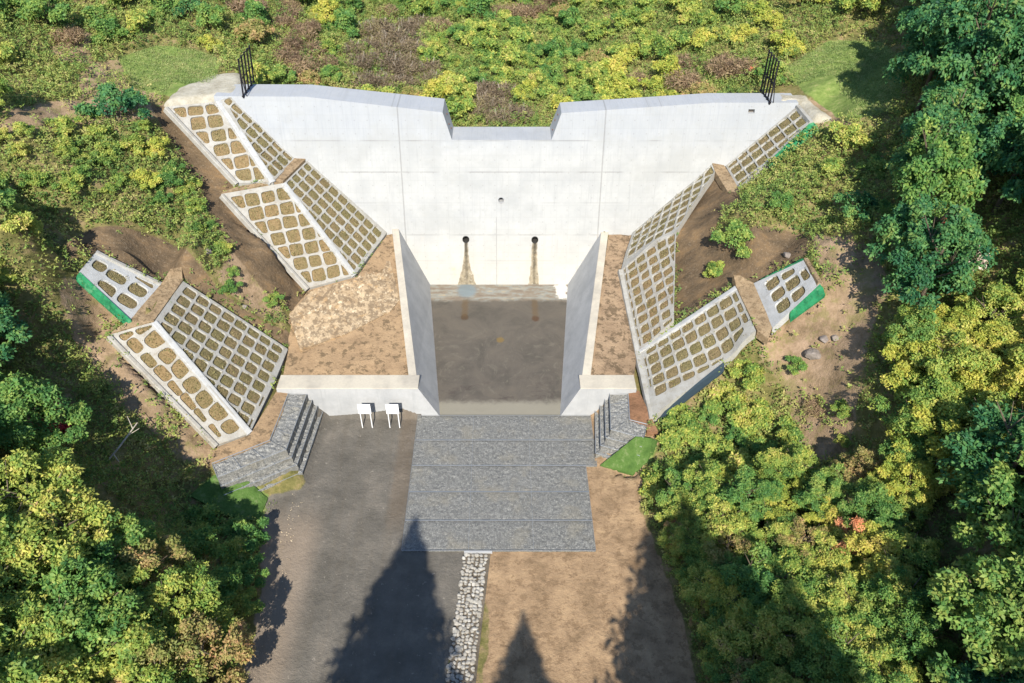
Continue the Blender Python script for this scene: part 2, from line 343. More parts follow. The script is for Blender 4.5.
def blur(A,n):
    for _ in range(n):
        B=A.copy(); B[1:-1,1:-1]=(A[1:-1,1:-1]*2+A[:-2,1:-1]+A[2:,1:-1]+A[1:-1,:-2]+A[1:-1,2:])/6; A=B
    return A
def inpoly(X,Y,poly):
    m=np.zeros(np.shape(X),bool); n=len(poly)
    for i in range(n):
        x1,y1=poly[i][:2]; x2,y2=poly[(i+1)%n][:2]
        if y1==y2: continue
        c=((y1>Y)!=(y2>Y))&(X<(x2-x1)*(Y-y1)/(y2-y1)+x1); m^=c
    return m
def vnoise(X,Y,cell,seed):
    r=np.random.default_rng(seed); g=r.random((256,256))
    fx=X/cell; fy=Y/cell; ix=np.floor(fx).astype(int); iy=np.floor(fy).astype(int); tx=fx-ix; ty=fy-iy
    tx=tx*tx*(3-2*tx); ty=ty*ty*(3-2*ty)
    A=g[iy%256,ix%256]; B=g[iy%256,(ix+1)%256]; C=g[(iy+1)%256,ix%256]; D=g[(iy+1)%256,(ix+1)%256]
    return (A*(1-tx)+B*tx)*(1-ty)+(C*(1-tx)+D*tx)*ty-.5
# built footprint polygons (pixels + heights), where the ground stays smooth and bare
lat_left3=PL((183,281,7.5),(288,349,2.4),(277,376,2.3),(250,433,2.1),(217,445,2.2),(108,335,7.2),(154,322,7.5))
lat_left4=PL((95,253,10),(161,285,7.6),(130,320,7.6),(79,272,10))
lat_left2=PL((284,183,9.6),(307,160,9.8),(387,232,4.3),(355,275,3.9),(308,288,3.7),(221,194,9.5))
lat_left1=PL((165,107,14),(218,99,14),(231,96,14.2),(296,158,9.9),(273,182,9.8),(237,183,9.8))
lat_r2=PL((712,163,9.5),(632,232,4.3),(621,270,3.8),(638,352,2.4),(674,320,4.8),(675,232,7.1),(715,172,9.3))
lat_r3=PL((638,352,2.4),(736,287,7.4),(756,331,7.1),(724,360,5.0),(653,418,2.1))
lat_r4=PL((753,283,7.5),(805,259,10),(820,283,10),(772,328,7.3))
lat_r1=PL((725,165,9.4),(797,105,13.6),(811,121,13.5),(739,189,9.4))
works=PL((397,232,4),(392,232,4),(355,275,4),(308,288,3.7),(288,315,3.4),(288,349,2.4),(277,376,2.4),(250,433,2.0),(217,445,2.0),(213,466,2.0))+[(-15.3,24.5,0),(-11.3,26.5,0),(-10.9,5,0),(9,5,0),(8.8,20,0),(8,25,0),(7.0,28,0)]+PL((646,428,2),(653,418,2),(621,270,3.8),(632,232,4.3),(609,231,4.3))+[(7,50,0),(-7,50,0)]
bermL=PL((221,194,9.5),(284,183,9.6),(307,160,9.8),(296,158,9.9),(273,182,9.8),(237,187,9.8))
damrect=[(-24,46.9),(24,46.9),(24,52.4),(-24,52.4)]
FOOT=[lat_left1,lat_left2,lat_left3,lat_left4,lat_r1,lat_r2,lat_r3,lat_r4,works,bermL]
foot=np.zeros(GX.shape,bool)
for q in FOOT: foot|=inpoly(GX,GY,q)
foot|=inpoly(GX,GY,[(-19,47),(17,47),(20,52.3),(-19,52.3)])
Zs=blur(GZ,5); ff=blur(foot.astype(float),3); near=np.clip(blur(foot.astype(float),14)*2.2,0,.85)
rough=vnoise(GX,GY,3.1,1)*.55+vnoise(GX,GY,1.2,2)*.32+vnoise(GX,GY,.5,3)*.16
GZ=GZ*ff+(Zs+rough*(1-near))*(1-ff)
GZ=GZ+vnoise(GX,GY,.8,4)*.03*ff
# zones
def zone(n,*px): return PL(*px)
ZN={}
Z_gravel=PL((296,440,0),(318,400,0),(432,400,0),(432,538,0),(472,538,0),(443,700,0))+[(-3,0,0),(-11,0,0),(-11.6,14,0),(-12.2,20,0)]+PL((262,540,0),(266,498,0),(306,488,0))
Z_tan=PL((584,400,0),(600,400,0),(612,440,0),(648,430,2),(662,425,2),(665,445,1),(656,458,0),(642,470,0),(640,510,0),(660,560,0),(686,630,0),(700,720,0),(480,720,0),(488,640,0),(484,538,0),(584,538,0))
Z_dark=[PL((60,276,9.8),(66,240,11.5),(90,228,12),(125,226,12),(188,250,9.5),(214,284,8),(255,318,4.5),(292,332,3.5),(289,350,2.4),(183,281,7.5),(161,285,7.6),(95,253,10),(79,262,10)),
        PL((722,170,9.2),(742,198,9.2),(720,214,8.6),(712,240,8),(760,226,10.2),(812,236,11),(806,258,10),(753,283,7.5),(736,287,7.4),(674,322,4.8),(672,235,7.1),(712,172,9.3)),
        PL((150,104,13.9),(166,106,14),(237,187,9.8),(221,194,9.5),(310,290,3.7),(300,318,3.5),(262,290,5.5),(215,225,8.2),(185,165,11)),]
Z_soil=[PL((60,285,9.0),(79,275,9.8),(130,320,7.6),(108,335,7),(217,446,2),(210,474,1.6),(185,462,1.5),(150,430,3.2),(110,385,4.8),(70,335,7.2)),
        PL((0,112,15.6),(60,100,15),(135,88,14.5),(160,92,14.2),(165,106,14),(150,118,13.5),(60,128,14.6),(0,135,15.6)),
        PL((752,344,5.8),(772,332,6.6),(824,290,9),(820,262,10.3),(812,232,11),(850,238,11.6),(884,255,11.5),(888,290,10.8),(868,340,8.4),(858,395,6.3),(848,458,4.7),(805,462,3),(800,425,4),(780,380,5)),
        PL((215,280,7),(240,240,7.5),(250,215,7.5),(275,300,5),(290,320,3.5),(262,320,4.5)),
        PL((80,70,15),(130,55,14.8),(128,92,14.5),(80,95,14.8)),
        PL((60,40,15.5),(95,30,16),(90,62,15.3),(50,60,15.3)),
        PL((798,100,13.7),(822,100,14),(842,116,13.9),(860,130,13.4),(842,140,13),(812,122,13.5))]
Z_lawn=[PL((118,58,14.8),(160,45,15),(206,52,14.8),(222,62,14.4),(215,78,14.3),(178,98,14.2),(132,88,14.5)),
        PL((782,70,14.4),(830,40,15.5),(880,42,16),(905,60,16),(900,95,15.3),(885,112,14.8),(845,122,14),(812,98,14.2),(795,85,14.2)),
        PL((632,438,1.9),(655,441,1.9),(656,455,.3),(634,478,0),(602,468,0)),
        PL((214,474,1.8),(245,476,1.3),(272,498,0),(262,524,0),(228,516,.4),(188,496,1.4))]
Z_pad=[PL((160,104,14),(185,84,14.2),(215,72,14.3),(240,70,14.3),(244,82,14.2),(238,94,14.2),(216,97,14.1)),PL((775,90,13.9),(800,92,14),(835,116,13.8),(812,121,13.5),(797,105,13.7),(778,104,13.8))]
def soft(polys,n=3):
    m=np.zeros(GX.shape,bool)
    for q in polys: m|=inpoly(GX,GY,q)
    return blur(m.astype(float),n)
A_soil=soft(Z_soil,5); A_dark=soft(Z_dark,3); A_lawn=soft(Z_lawn,3); A_pad=soft(Z_pad,2); A_grav=soft([Z_gravel],2); A_tan=soft([Z_tan],2)
# the two level pads beside the crest are flat
GZ=GZ*(1-A_pad)+ (np.where(GX<0,14.18,13.78))*A_pad
def clampto(poly,drop,grow=0):
    global GZ
    m=inpoly(GX,GY,poly)
    if grow: m=blur(m.astype(float),grow)>1e-4
    ex=[]
    for i in range(len(poly)):
        a=Vector(poly[i]); b=Vector(poly[(i+1)%len(poly)]); n=max(1,int((b-a).length/.5)); ex+=[tuple(a.lerp(b,k/n)) for k in range(n)]
    ex=np.array(ex); Am=np.c_[ex[:,0],ex[:,1],np.ones(len(ex))]; cf=np.linalg.lstsq(Am,ex[:,2],rcond=None)[0]; rs=ex[:,2]-Am@cf
    X=GX[m]; Y=GY[m]; dd=(X[:,None]-ex[None,:,0])**2+(Y[:,None]-ex[None,:,1])**2+1e-4; w=1/dd**1.2
    zz=X*cf[0]+Y*cf[1]+cf[2]+(w@rs)/w.sum(1)
    GZ[m]=np.minimum(GZ[m],zz-drop)
for q_ in (PL((183,281,7.5),(288,349,2.4),(277,376,2.3),(250,433,2.1),(154,322,7.5)),PL((154,322,7.5),(250,433,2.1),(217,445,2.2),(108,335,7.2)),lat_left4,
    PL((284,183,9.6),(307,160.5,9.75),(387,232.5,4.3),(355,275,3.9)),PL((284,183,9.6),(355,275,3.9),(308,288,3.7),(221,194,9.5)),
    PL((219,100.5,14.0),(231,96.5,14.15),(296,158.5,9.85),(273,182,9.8)),PL((218,101,14.0),(273,182,9.8),(237,183,9.8),(165,107,14)),lat_r1,lat_r3,lat_r4,
    PL((712,163.5,9.5),(632.5,232.5,4.3),(621,270,3.8),(656,240,6.2),(676,232,7.1),(715,172,9.3)),PL((621.3,270,3.8),(638,352,2.4),(674,320,4.8),(676,232.3,7.1),(656,240.3,6.2))): clampto(q_,.40,2)
for q_ in (PL((392.5,234,4.2),(387,235,4.2),(357,277,3.9),(330,284,3.65),(309,290,3.55),(288,315,3.3),(288.5,349,2.35),(283,376,2.25),(413,376,2.25)),PL((609,233,4.15),(632,234,4.1),(621,270,3.6),(637,352,2.35),(634,378,2.25),(587,378,2.25)),
    PL((238,188,9.55),(273,182.5,9.7),(296,158.5,9.8),(306,160,9.75),(283,183,9.55),(222,194,9.45)),PL((278,389,2.1),(289,389,2.0),(283,412,2.0),(270,441.5,2.0),(214,464,2.0),(214,455,2.05),(218,447,2.1),(250,435,2.05)),
    PL((628,392,2.0),(639,391,2.1),(652,419,2.0),(658,432,1.9),(647,432,1.95),(646,426.5,2.0),(630,419.5,2.0))): clampto(q_,.12)
m_=inpoly(GX,GY,[(-7.0,47.0),(-4.9,32.6),(4.8,32.6),(6.8,47.0)]); GZ[m_]=np.minimum(GZ[m_],-.7)
m_=inpoly(GX,GY,[(-5.2,22.5),(5.0,22.5),(5.4,28),(5.7,32.8),(-5.2,32.8)]); GZ[m_]=np.minimum(GZ[m_],-.15)
m_=inpoly(GX,GY,[(-17.5,46.8),(15.5,46.8),(18.5,51.3),(-18.5,51.3)])&inpoly(GX,GY,[(-7.6,40),(7.5,40),(7.5,60),(-7.6,60)]); GZ[m_]=np.minimum(GZ[m_],-.7)
for q_ in (PL((636,437,2.04),(652,439,2.0),(657,446,1.7),(655,456,.8),(633,475,.0),(600,466,0.0)),PL((214,476,1.75),(238,472,1.5),(268,499,.05),(258,522,.0),(228,516,.4),(190,496,1.4))): clampto(q_,.06,1)
m_=inpoly(GX,GY,[(-11.15,32.42),(-11.3,26.75),(-13.35,26.0),(-14.5,25.3),(-12.6,23.6),(-11.4,20),(-10.9,15),(-10.4,5),(8.9,5),(8.7,15),(8.4,20),(7.6,25),(6.6,28.3),(5.6,28.65),(5.85,32.42)])
GZ[m_]=vnoise(GX[m_],GY[m_],.9,4)*.03+vnoise(GX[m_],GY[m_],3.5,5)*.04
def sight(x,y,z):
    dep=y*cT-(z-CH)*sT; return CX+F*x/dep, CY-F*(y*sT+(z-CH)*cT)/dep
DEP=GY*cT-(GZ-CH)*sT; GPX=CX+F*GX/np.maximum(DEP,1); GPY=CY-F*(GY*sT+(GZ-CH)*cT)/np.maximum(DEP,1)
def soft2(polys,n):
    m=np.zeros(GX.shape,bool)
    for q in polys: m|=inpoly(GPX,GPY,[sight(*p) for p in q])&(GY>10)
    return blur(m.astype(float),n)
A_soil=soft2(Z_soil,5); A_dark=soft2(Z_dark,3); A_lawn=soft2(Z_lawn,3)
def gi(A,x,y):
    x=np.asarray(x,float); y=np.asarray(y,float)
    i=np.clip(np.searchsorted(xs,x)-1,0,len(xs)-2); j=np.clip(np.searchsorted(ys,y)-1,0,len(ys)-2)
    tx=(x-xs[i])/(xs[i+1]-xs[i]); ty=(y-ys[j])/(ys[j+1]-ys[j])
    return (A[j,i]*(1-tx)+A[j,i+1]*tx)*(1-ty)+(A[j+1,i]*(1-tx)+A[j+1,i+1]*tx)*ty
def hz(x,y): return float(gi(GZ,x,y))

def terrain_mat():
    M=Mat('ground_cover_soil',.95,.1)
    a=M.n.new('ShaderNodeSeparateColor'); M.lk(M.attr('zone'),a.inputs[0])
    b=M.n.new('ShaderNodeSeparateColor'); M.lk(M.attr('zone2'),b.inputs[0])
    jit=M.math('MULTIPLY',M.math('SUBTRACT',M.noise(1.6,6,.75),.5),.9)
    jit2=M.math('MULTIPLY',M.math('SUBTRACT',M.noise(3,5,.7),.5),.35)
    def mk(v,j=jit): return M.ss(M.math('ADD',v,j),.38,.58)
    weeds=M.ramp(M.noise(1.2,6,.75),[(.3,lin(78,80,44)),(.5,lin(118,112,68)),(.68,lin(152,130,98))])
    c=weeds
    soil=M.ramp(M.noise(.9,7,.75),[(.3,lin(112,96,72)),(.5,lin(148,126,100)),(.7,lin(174,148,122))])
    grn=M.ss(M.noise(.8,6,.75,M.mapv(M.pos(),(1,1,1),(3,8,0))),.5,.62)
    soil=M.mix(M.math('MULTIPLY',grn,.45),soil,lin(122,122,66))
    c=M.mix(mk(a.outputs[0]),c,soil)
    dark=M.ramp(M.noise(.8,6,.7,M.mapv(M.pos(),(.7,1.6,1),rot=(0,0,.6))),[(.32,lin(86,74,58)),(.52,lin(112,94,72)),(.74,lin(138,112,80))])
    dark=M.mix(M.math('MULTIPLY',M.ss(M.noise(2.2,5,.7),.5,.65),.4),dark,lin(88,76,62))
    dark=M.mix(M.math('MULTIPLY',M.ss(M.noise(8,4,.8),.55,.64),.5),dark,lin(150,134,112)); c=M.mix(mk(a.outputs[1],jit2),c,dark)
    lawn=M.ramp(M.noise(2.2,6,.75,M.mapv(M.pos(),(.8,1.3,1),rot=(0,0,.7))),[(.3,lin(92,112,54)),(.55,lin(122,138,74)),(.72,lin(154,150,100))])
    c=M.mix(mk(a.outputs[2],jit2),c,lawn)
    tan=M.ramp(M.noise(.75,7,.72),[(.32,lin(132,110,84)),(.5,lin(158,132,102)),(.66,lin(176,148,114))])
    tan=M.mix(M.math('MULTIPLY',M.ss(M.noise(1.7,7,.8,M.mapv(M.pos(),(1,1,1),(5,1,0))),.5,.6),.55),tan,lin(118,96,72))
    tan=M.mix(M.math('MULTIPLY',M.ss(M.noise(14,4,.8),.58,.72),.4),tan,lin(206,180,148))
    c=M.mix(mk(b.outputs[0],jit2),c,tan)
    x,y,z=M.xyz()
    gr=M.ramp(M.noise(.5,7,.7),[(.3,lin(92,88,80)),(.52,lin(108,103,94)),(.7,lin(124,117,106))])
    tr=M.noise(1.2,4,.6,M.mapv(M.pos(),(2.2,.12,1)))
    gr=M.mix(M.math('MULTIPLY',M.ss(tr,.48,.62),.2),gr,lin(100,92,80))
    gr=M.mix(M.math('MULTIPLY',M.ss(M.noise(3.2,5,.8),.62,.68),.45),gr,lin(176,166,150))
    gr=M.mix(M.math('MULTIPLY',M.ss(M.noise(16,3,.8),.5,.7),.3),gr,lin(86,80,70))
    # earthy strip beside the stone mattress
    es=M.math('SUBTRACT',1.0,M.ss(M.math('ADD',M.math('ABSOLUTE',M.math('SUBTRACT',x,-5.9)),M.math('MULTIPLY',jit2,2)),.25,.7)); es=M.math('MULTIPLY',es,M.ss(y,23,25))
    gr=M.mix(M.math('MULTIPLY',es,.15),gr,lin(132,100,62))
    bl=M.math('MULTIPLY',M.math('SUBTRACT',1.0,M.ss(x,-10.9,-9.4)),M.math('SUBTRACT',1.0,M.ss(y,23,26))); gr=M.mix(M.math('MULTIPLY',bl,.45),gr,lin(168,148,126))
    c=M.mix(mk(b.outputs[1],jit2),c,gr)
    pad=M.ramp(M.noise(1.1,5,.7),[(.35,lin(160,152,132)),(.65,lin(188,182,164))])
    c=M.mix(mk(b.outputs[2],M.math('MULTIPLY',jit2,.4)),c,pad)
    M.col(c)
    h=M.math('ADD',M.noise(3.5,6,.75),M.math('MULTIPLY',M.noise(18,4,.75),.35)); M.bump(h,.12,.7)
    return M.m
m_terr=terrain_mat()
ny,nx=GX.shape
me=bpy.data.meshes.new('terrain')
co=np.stack([GX.ravel(),GY.ravel(),GZ.ravel()],1).astype(np.float32)
idx=np.arange(ny*nx).reshape(ny,nx)
q=np.stack([idx[:-1,:-1],idx[:-1,1:],idx[1:,1:],idx[1:,:-1]],-1).reshape(-1,4)
me.vertices.add(len(co)); me.vertices.foreach_set('co',co.ravel())
me.loops.add(q.size); me.loops.foreach_set('vertex_index',q.ravel().astype(np.int32))
me.polygons.add(len(q)); me.polygons.foreach_set('loop_start',np.arange(0,q.size,4,dtype=np.int32)); me.polygons.foreach_set('loop_total',np.full(len(q),4,np.int32))
me.update(); me.validate()
for nm,(a,b,c) in {'zone':(A_soil,A_dark,A_lawn),'zone2':(A_tan,A_grav,A_pad)}.items():
    at=me.color_attributes.new(nm,'FLOAT_COLOR','POINT')
    at.data.foreach_set('color',np.stack([a.ravel(),b.ravel(),c.ravel(),np.ones(a.size)],1).astype(np.float32).ravel())
me.shade_smooth(); me.materials.append(m_terr)
terr=bpy.data.objects.new('ground',me); COL.objects.link(terr); tag(terr,kind='structure')

# ------------------------------------------------------------------ patches of bare ground laid on the terrain
def patch(name, poly, mat, up=.0, res=.35, amp=.05, kind='structure', thick=.5):
    """a closed soil body over polygon poly (x,y,z); surface interpolated from its corners"""
    xy=[(p[0],p[1]) for p in poly]; x0,x1=min(p[0] for p in xy),max(p[0] for p in xy); y0,y1=min(p[1] for p in xy),max(p[1] for p in xy)
    edge=[]
    for i in range(len(poly)):
        a=Vector(poly[i]); b=Vector(poly[(i+1)%len(poly)]); n=max(1,int((b-a).length/res))
        edge+=[a.lerp(b,k/n) for k in range(n)]
    gx,gy=np.meshgrid(np.arange(x0+res/2,x1,res),np.arange(y0+res/2,y1,res)); gx=gx.ravel(); gy=gy.ravel()
    m=inpoly(gx,gy,poly); gx=gx[m]; gy=gy[m]
    ex=np.array([(e.x,e.y,e.z) for e in edge]); keep=[]
    # least-squares plane plus edge residual
    Am=np.c_[ex[:,0],ex[:,1],np.ones(len(ex))]; cf=np.linalg.lstsq(Am,ex[:,2],rcond=None)[0]; rs=ex[:,2]-Am@cf
    for x,y in zip(gx,gy):
        d=(ex[:,0]-x)**2+(ex[:,1]-y)**2
        if d.min()<(res*.5)**2: continue
        w=1/d**1.5; keep.append((x,y,float(np.dot([x,y,1],cf)+np.dot(w,rs)/w.sum())+float(vnoise(np.array([x]),np.array([y]),.7,11)[0])*amp*2))
    allp=[tuple(e) for e in edge]+keep; ne=len(edge)
    r=delaunay_2d_cdt([Vector((p[0],p[1])) for p in allp],[],[list(range(ne))],1,1e-4)
    vs=[]
    for v,o in zip(r[0],r[3]): vs.append((v.x,v.y,(allp[o[0]][2] if o else allp[0][2])+up))
    fs=[tuple(f) for f in r[2]]
    n=len(vs); mp={o[0]:k for k,o in enumerate(r[3]) if o}
    low=[(vs[mp[k]][0],vs[mp[k]][1],vs[mp[k]][2]-thick) for k in range(ne) if k in mp]; ring=[mp[k] for k in range(ne) if k in mp]
    vs+=low; L=len(low)
    fs+=[(ring[k],n+k,n+(k+1)%L,ring[(k+1)%L]) for k in range(L)]
    o=mesh_obj(name,vs,fs,mat,None,False); recalc(o)
    return tag(o,kind=kind)
patch('backfill_ground',PL((392.5,234,4.2),(387,235,4.2),(357,277,3.9),(330,284,3.65),(309,290,3.55),(288,315,3.3),(288.5,349,2.35),(283,376,2.25),(413,376,2.25)),m_fill)
patch('straw_cover',PL((386,246,4.0),(357,279,3.85),(330,286,3.6),(311,292,3.5),(289,315,3.3),(300,350,2.6),(345,335,2.8),(390,312,3.1),(400,300,3.2)),m_jute,up=.05,thick=.2)
patch('backfill_ground',PL((609,233,4.15),(632,234,4.1),(621,270,3.6),(637,352,2.35),(634,378,2.25),(587,378,2.25)),soil_mat('backfill_soil_right',lin(164,140,112),lin(138,116,92),lin(94,80,62),.48,.8))
patch('berm_ground',PL((238,188,9.55),(273,182.5,9.7),(296,158.5,9.8),(306,160,9.75),(283,183,9.55),(222,194,9.45)),m_berm,up=.12)
patch('berm_ground',PL((161,285.5,7.6),(171,270,8.1),(182,268,8.0),(183,281,7.5),(154,322,7.45),(109,335,7.15),(130,321,7.5)),m_berm,up=.08)
patch('berm_ground',PL((733,276,7.7),(740,277,7.7),(753,284,7.5),(772,328,7.2),(768,340,6.9),(757,332,7.0),(736,288,7.35)),m_berm,up=.1)
patch('berm_ground',PL((712,163.5,9.5),(724,166,9.35),(739,189,9.35),(736,197,9.1),(728,193,9.1),(715,172,9.3)),m_berm,up=.06)
patch('berm_ground',PL((278,389,2.1),(289,389,2.0),(283,412,2.0),(270,441.5,2.0),(214,464,2.0),(214,455,2.05),(218,447,2.1),(250,435,2.05)),m_fill,up=.03)
patch('berm_ground',PL((628,392,2.0),(639,391,2.1),(652,419,2.0),(658,432,1.9),(647,432,1.95),(646,426.5,2.0),(630,419.5,2.0)),soil_mat('strip_soil',lin(150,112,84),lin(120,90,66),lin(96,74,54)),up=.03)

# ------------------------------------------------------------------ check dam
def tri_with_holes(outer, holes):
    vs=[Vector(p) for p in outer]; fc=[list(range(len(outer)))]
    for h in holes:
        fc.append(list(range(len(vs),len(vs)+len(h)))); vs+=[Vector(p) for p in h]
    r=delaunay_2d_cdt(vs,[],fc,1,1e-5)
    V=[(v.x,v.y) for v in r[0]]
    Fc=[tuple(f) for f,o in zip(r[2],r[5]) if not any(k>0 for k in o)]
    return V,Fc
dam=empty('check_dam',(0,48,0),'pale concrete check dam with a trapezoid spillway notch spanning the valley','check dam')
Yf=lambda z:47.01+.2*z
Yb=lambda z:51.55 if z<11.5 else 51.55+.3*min(1,(z-11.5)/2)
zt=lambda x: 11.2 if -3.6<x<3.7 else 0
outl=[(-20.2,-1.2),(21.0,-1.2),(21.0,13.75),(15.0,13.75),(4.3,13.05),(3.65,11.2),(-3.55,11.2),(-4.15,13.1),(-13.8,14.15),(-20.2,14.18)]
def circ(x,z,r,n=20): return [(x+r*math.cos(2*math.pi*k/n),z+r*math.sin(2*math.pi*k/n)) for k in range(n)]
holes=[circ(-2.72,3.75,.27),circ(2.62,3.72,.27),circ(0,6.82,.24),[(17.55,13.02),(18.0,13.02),(18.0,13.3),(17.55,13.3)]]
V,Fc=tri_with_holes(outl,holes)
mb=MB(); mb.add([(x,Yf(z),z) for x,z in V],Fc)
n=len(outl)
back=[(x,(52.15 if x<0 else 51.55) if z>11.5 else 51.55,z) for x,z in outl]; mb.add(back,[tuple(range(n))])
for i in range(n):
    a,b=outl[i],outl[(i+1)%n]
    mb.add([(a[0],Yf(a[1]),a[1]),(b[0],Yf(b[1]),b[1]),back[(i+1)%n],back[i]],[(0,1,2,3)])
for h in holes:
    m=len(h)
    mb.add([(x,Yf(z),z) for x,z in h]+[(x,Yf(z)+1.5,z+.06) for x,z in h],[(i,(i+1)%m,(i+1)%m+m,i+m) for i in range(m)]+[tuple(range(m,2*m))])
o=mb.build('wall_body',m_dam,dam)
bm=bmesh.new(); bm.from_mesh(o.data); bmesh.ops.remove_doubles(bm,verts=bm.verts,dist=.0005); bmesh.ops.recalc_face_normals(bm,faces=bm.faces); bm.to_mesh(o.data); bm.free()
for (x,z,r) in ((-2.72,3.75,.27),(2.62,3.72,.27),(0,6.82,.24)):
    mb=MB(); N=20
    out=circ(x,z,r-.004,N); inn=circ(x,z,r-.035,N)
    y0=lambda q:Yf(q)-.06
    mb.add([(a,y0(b),b) for a,b in out]+[(a,y0(b),b) for a,b in inn]+[(a,Yf(b)+1.3,b) for a,b in inn]+[(a,Yf(b)+.4,b) for a,b in out],
        [(i,(i+1)%N,(i+1)%N+N,i+N) for i in range(N)]+[(i+N,(i+1)%N+N,(i+1)%N+2*N,i+2*N) for i in range(N)]+[(i,(i+1)%N,(i+1)%N+3*N,i+3*N) for i in range(N)]+[tuple(range(2*N,3*N))])
    mb.build('drain_pipe',m_pipe if z<5 else m_conc,dam)
mb=MB(); mb.box((17.775,Yf(13.16)+.25,13.16),(.44,.04,.27)); mb.build('name_plate',simple('plate_recess',lin(108,100,92),.7),dam)
for (x,z,s) in ((-3.75,11.6,1),(-3.85,12.0,1),(-3.95,12.5,1),(3.8,11.6,1),(3.95,12.1,1),(4.1,12.6,1)):
    mb=MB(); y=50.6+random.uniform(-.6,.6); zz=z; xx=(-3.55-(z-11.2)*.3158) if x<0 else (3.65+(z-11.2)*.3514)
    mb.bar((xx,y,zz),(xx+(.06 if x<0 else -.06),y,zz+.02),.045,8); mb.build('form_tie',m_rust,dam)

# apron floor, training walls with front return walls
mb=MB(); mb.prism([(-6.2,47.3,-.9),(-4.4,32.46,-.9),(4.3,32.46,-.9),(5.9,47.3,-.9)][::1],[(-6.2,47.3,0),(-4.4,32.46,0),(4.3,32.46,0),(5.9,47.3,0)])
o=mb.build('apron_floor',m_apron); recalc(o); tag(o,kind='structure')
def training_wall(sg, X, label):
    # X: toe_dam, toe_front, top_dam, top_front, coping width, outer end
    td,tf,ud,uf,cw,end=X
    zd,zf=4.6 if sg<0 else 4.35,2.4
    root=empty('training_wall',((td+tf)/2,40,0),label,'retaining wall','training walls beside the apron')
    s=sg
    A=[(td,47.2,-.3),(tf,32.46,-.3),(uf+s*cw,32.46,-.3),(ud+s*cw,48.0,-.3)]
    def batter(z,tx,ux,zt): return tx+(ux-tx)*(z+.0)/zt
    capd=.30
    # body below the coping
    yt=47.01+.2*zd+.3; q_=1.24/(yt-32.46); ufm=uf+(ud-uf)*q_; tfm=tf+(td-tf)*1.24/14.5; bx=tf-(uf-tf)/zf*.3; bxm=tfm-(ufm-tfm)/zf*.3
    bodyb=[(td-(ud-td)/zd*.3,47.0,-.3),(bxm,33.70,-.3),(ufm+s*cw,33.70,-.3),(ud+s*cw,47.0,-.3)]
    bodyt=[(ud,yt,zd-capd*0),(ufm,33.70,zf),(ufm+s*cw,33.70,zf),(ud+s*cw,yt,zd)]
    mb=MB(); mb.prism(bodyb,bodyt); o=mb.build('wall_body',m_conc,root); recalc(o)
    # coping: a warmer smooth trowelled band 2 cm proud
    y1=33.70
    mb=MB(); lo=[(ud+s*.02,yt,zd-.05),(uf+(s*.02),y1,zf-.05+.085),(uf+s*cw,y1,zf-.05+.085),(ud+s*cw,yt,zd-.05)]
    zz=zf
    lo=[(ud+s*.0,yt,zd-.05),(uf+(ud-uf)*(y1-32.46)/(yt-32.46),y1,zz-.05),(uf+(ud-uf)*(y1-32.46)/(yt-32.46)+s*cw,y1,zz-.05),(ud+s*cw,yt,zd-.05)]
    mb.prism(lo,[(p[0],p[1],p[2]+.075) for p in lo]); o=mb.build('coping',m_cope,root); recalc(o); bevel(o,.02,1)
    # front return wall
    x0=uf+s*.05; x1=end
    mb=MB(); mb.prism([(bx,32.40,-.3),(x1,32.40,-.3),(x1,33.697,-.3),(bxm,33.697,-.3)],[(uf,32.46,zf),(x1,32.46,zf),(x1,33.697,zf),(ufm,33.697,zf)])
    o=mb.build('front_wall',m_conc,root); recalc(o)
    mb=MB(); mb.box(((x0+x1)/2-s*.02,33.075,zf+.03),(abs(x1-x0)+.02,1.24,.07)); o=mb.build('front_coping',m_cope,root); bevel(o,.02,1)
training_wall(-1,(-5.67,-3.93,-7.91,-5.15,.52,-14.0),'left battered concrete training wall of the apron, nearer the two white signboards')
training_wall(1,(5.35,3.80,7.77,4.93,.55,8.45),'right battered concrete training wall of the apron, without signboards in front')

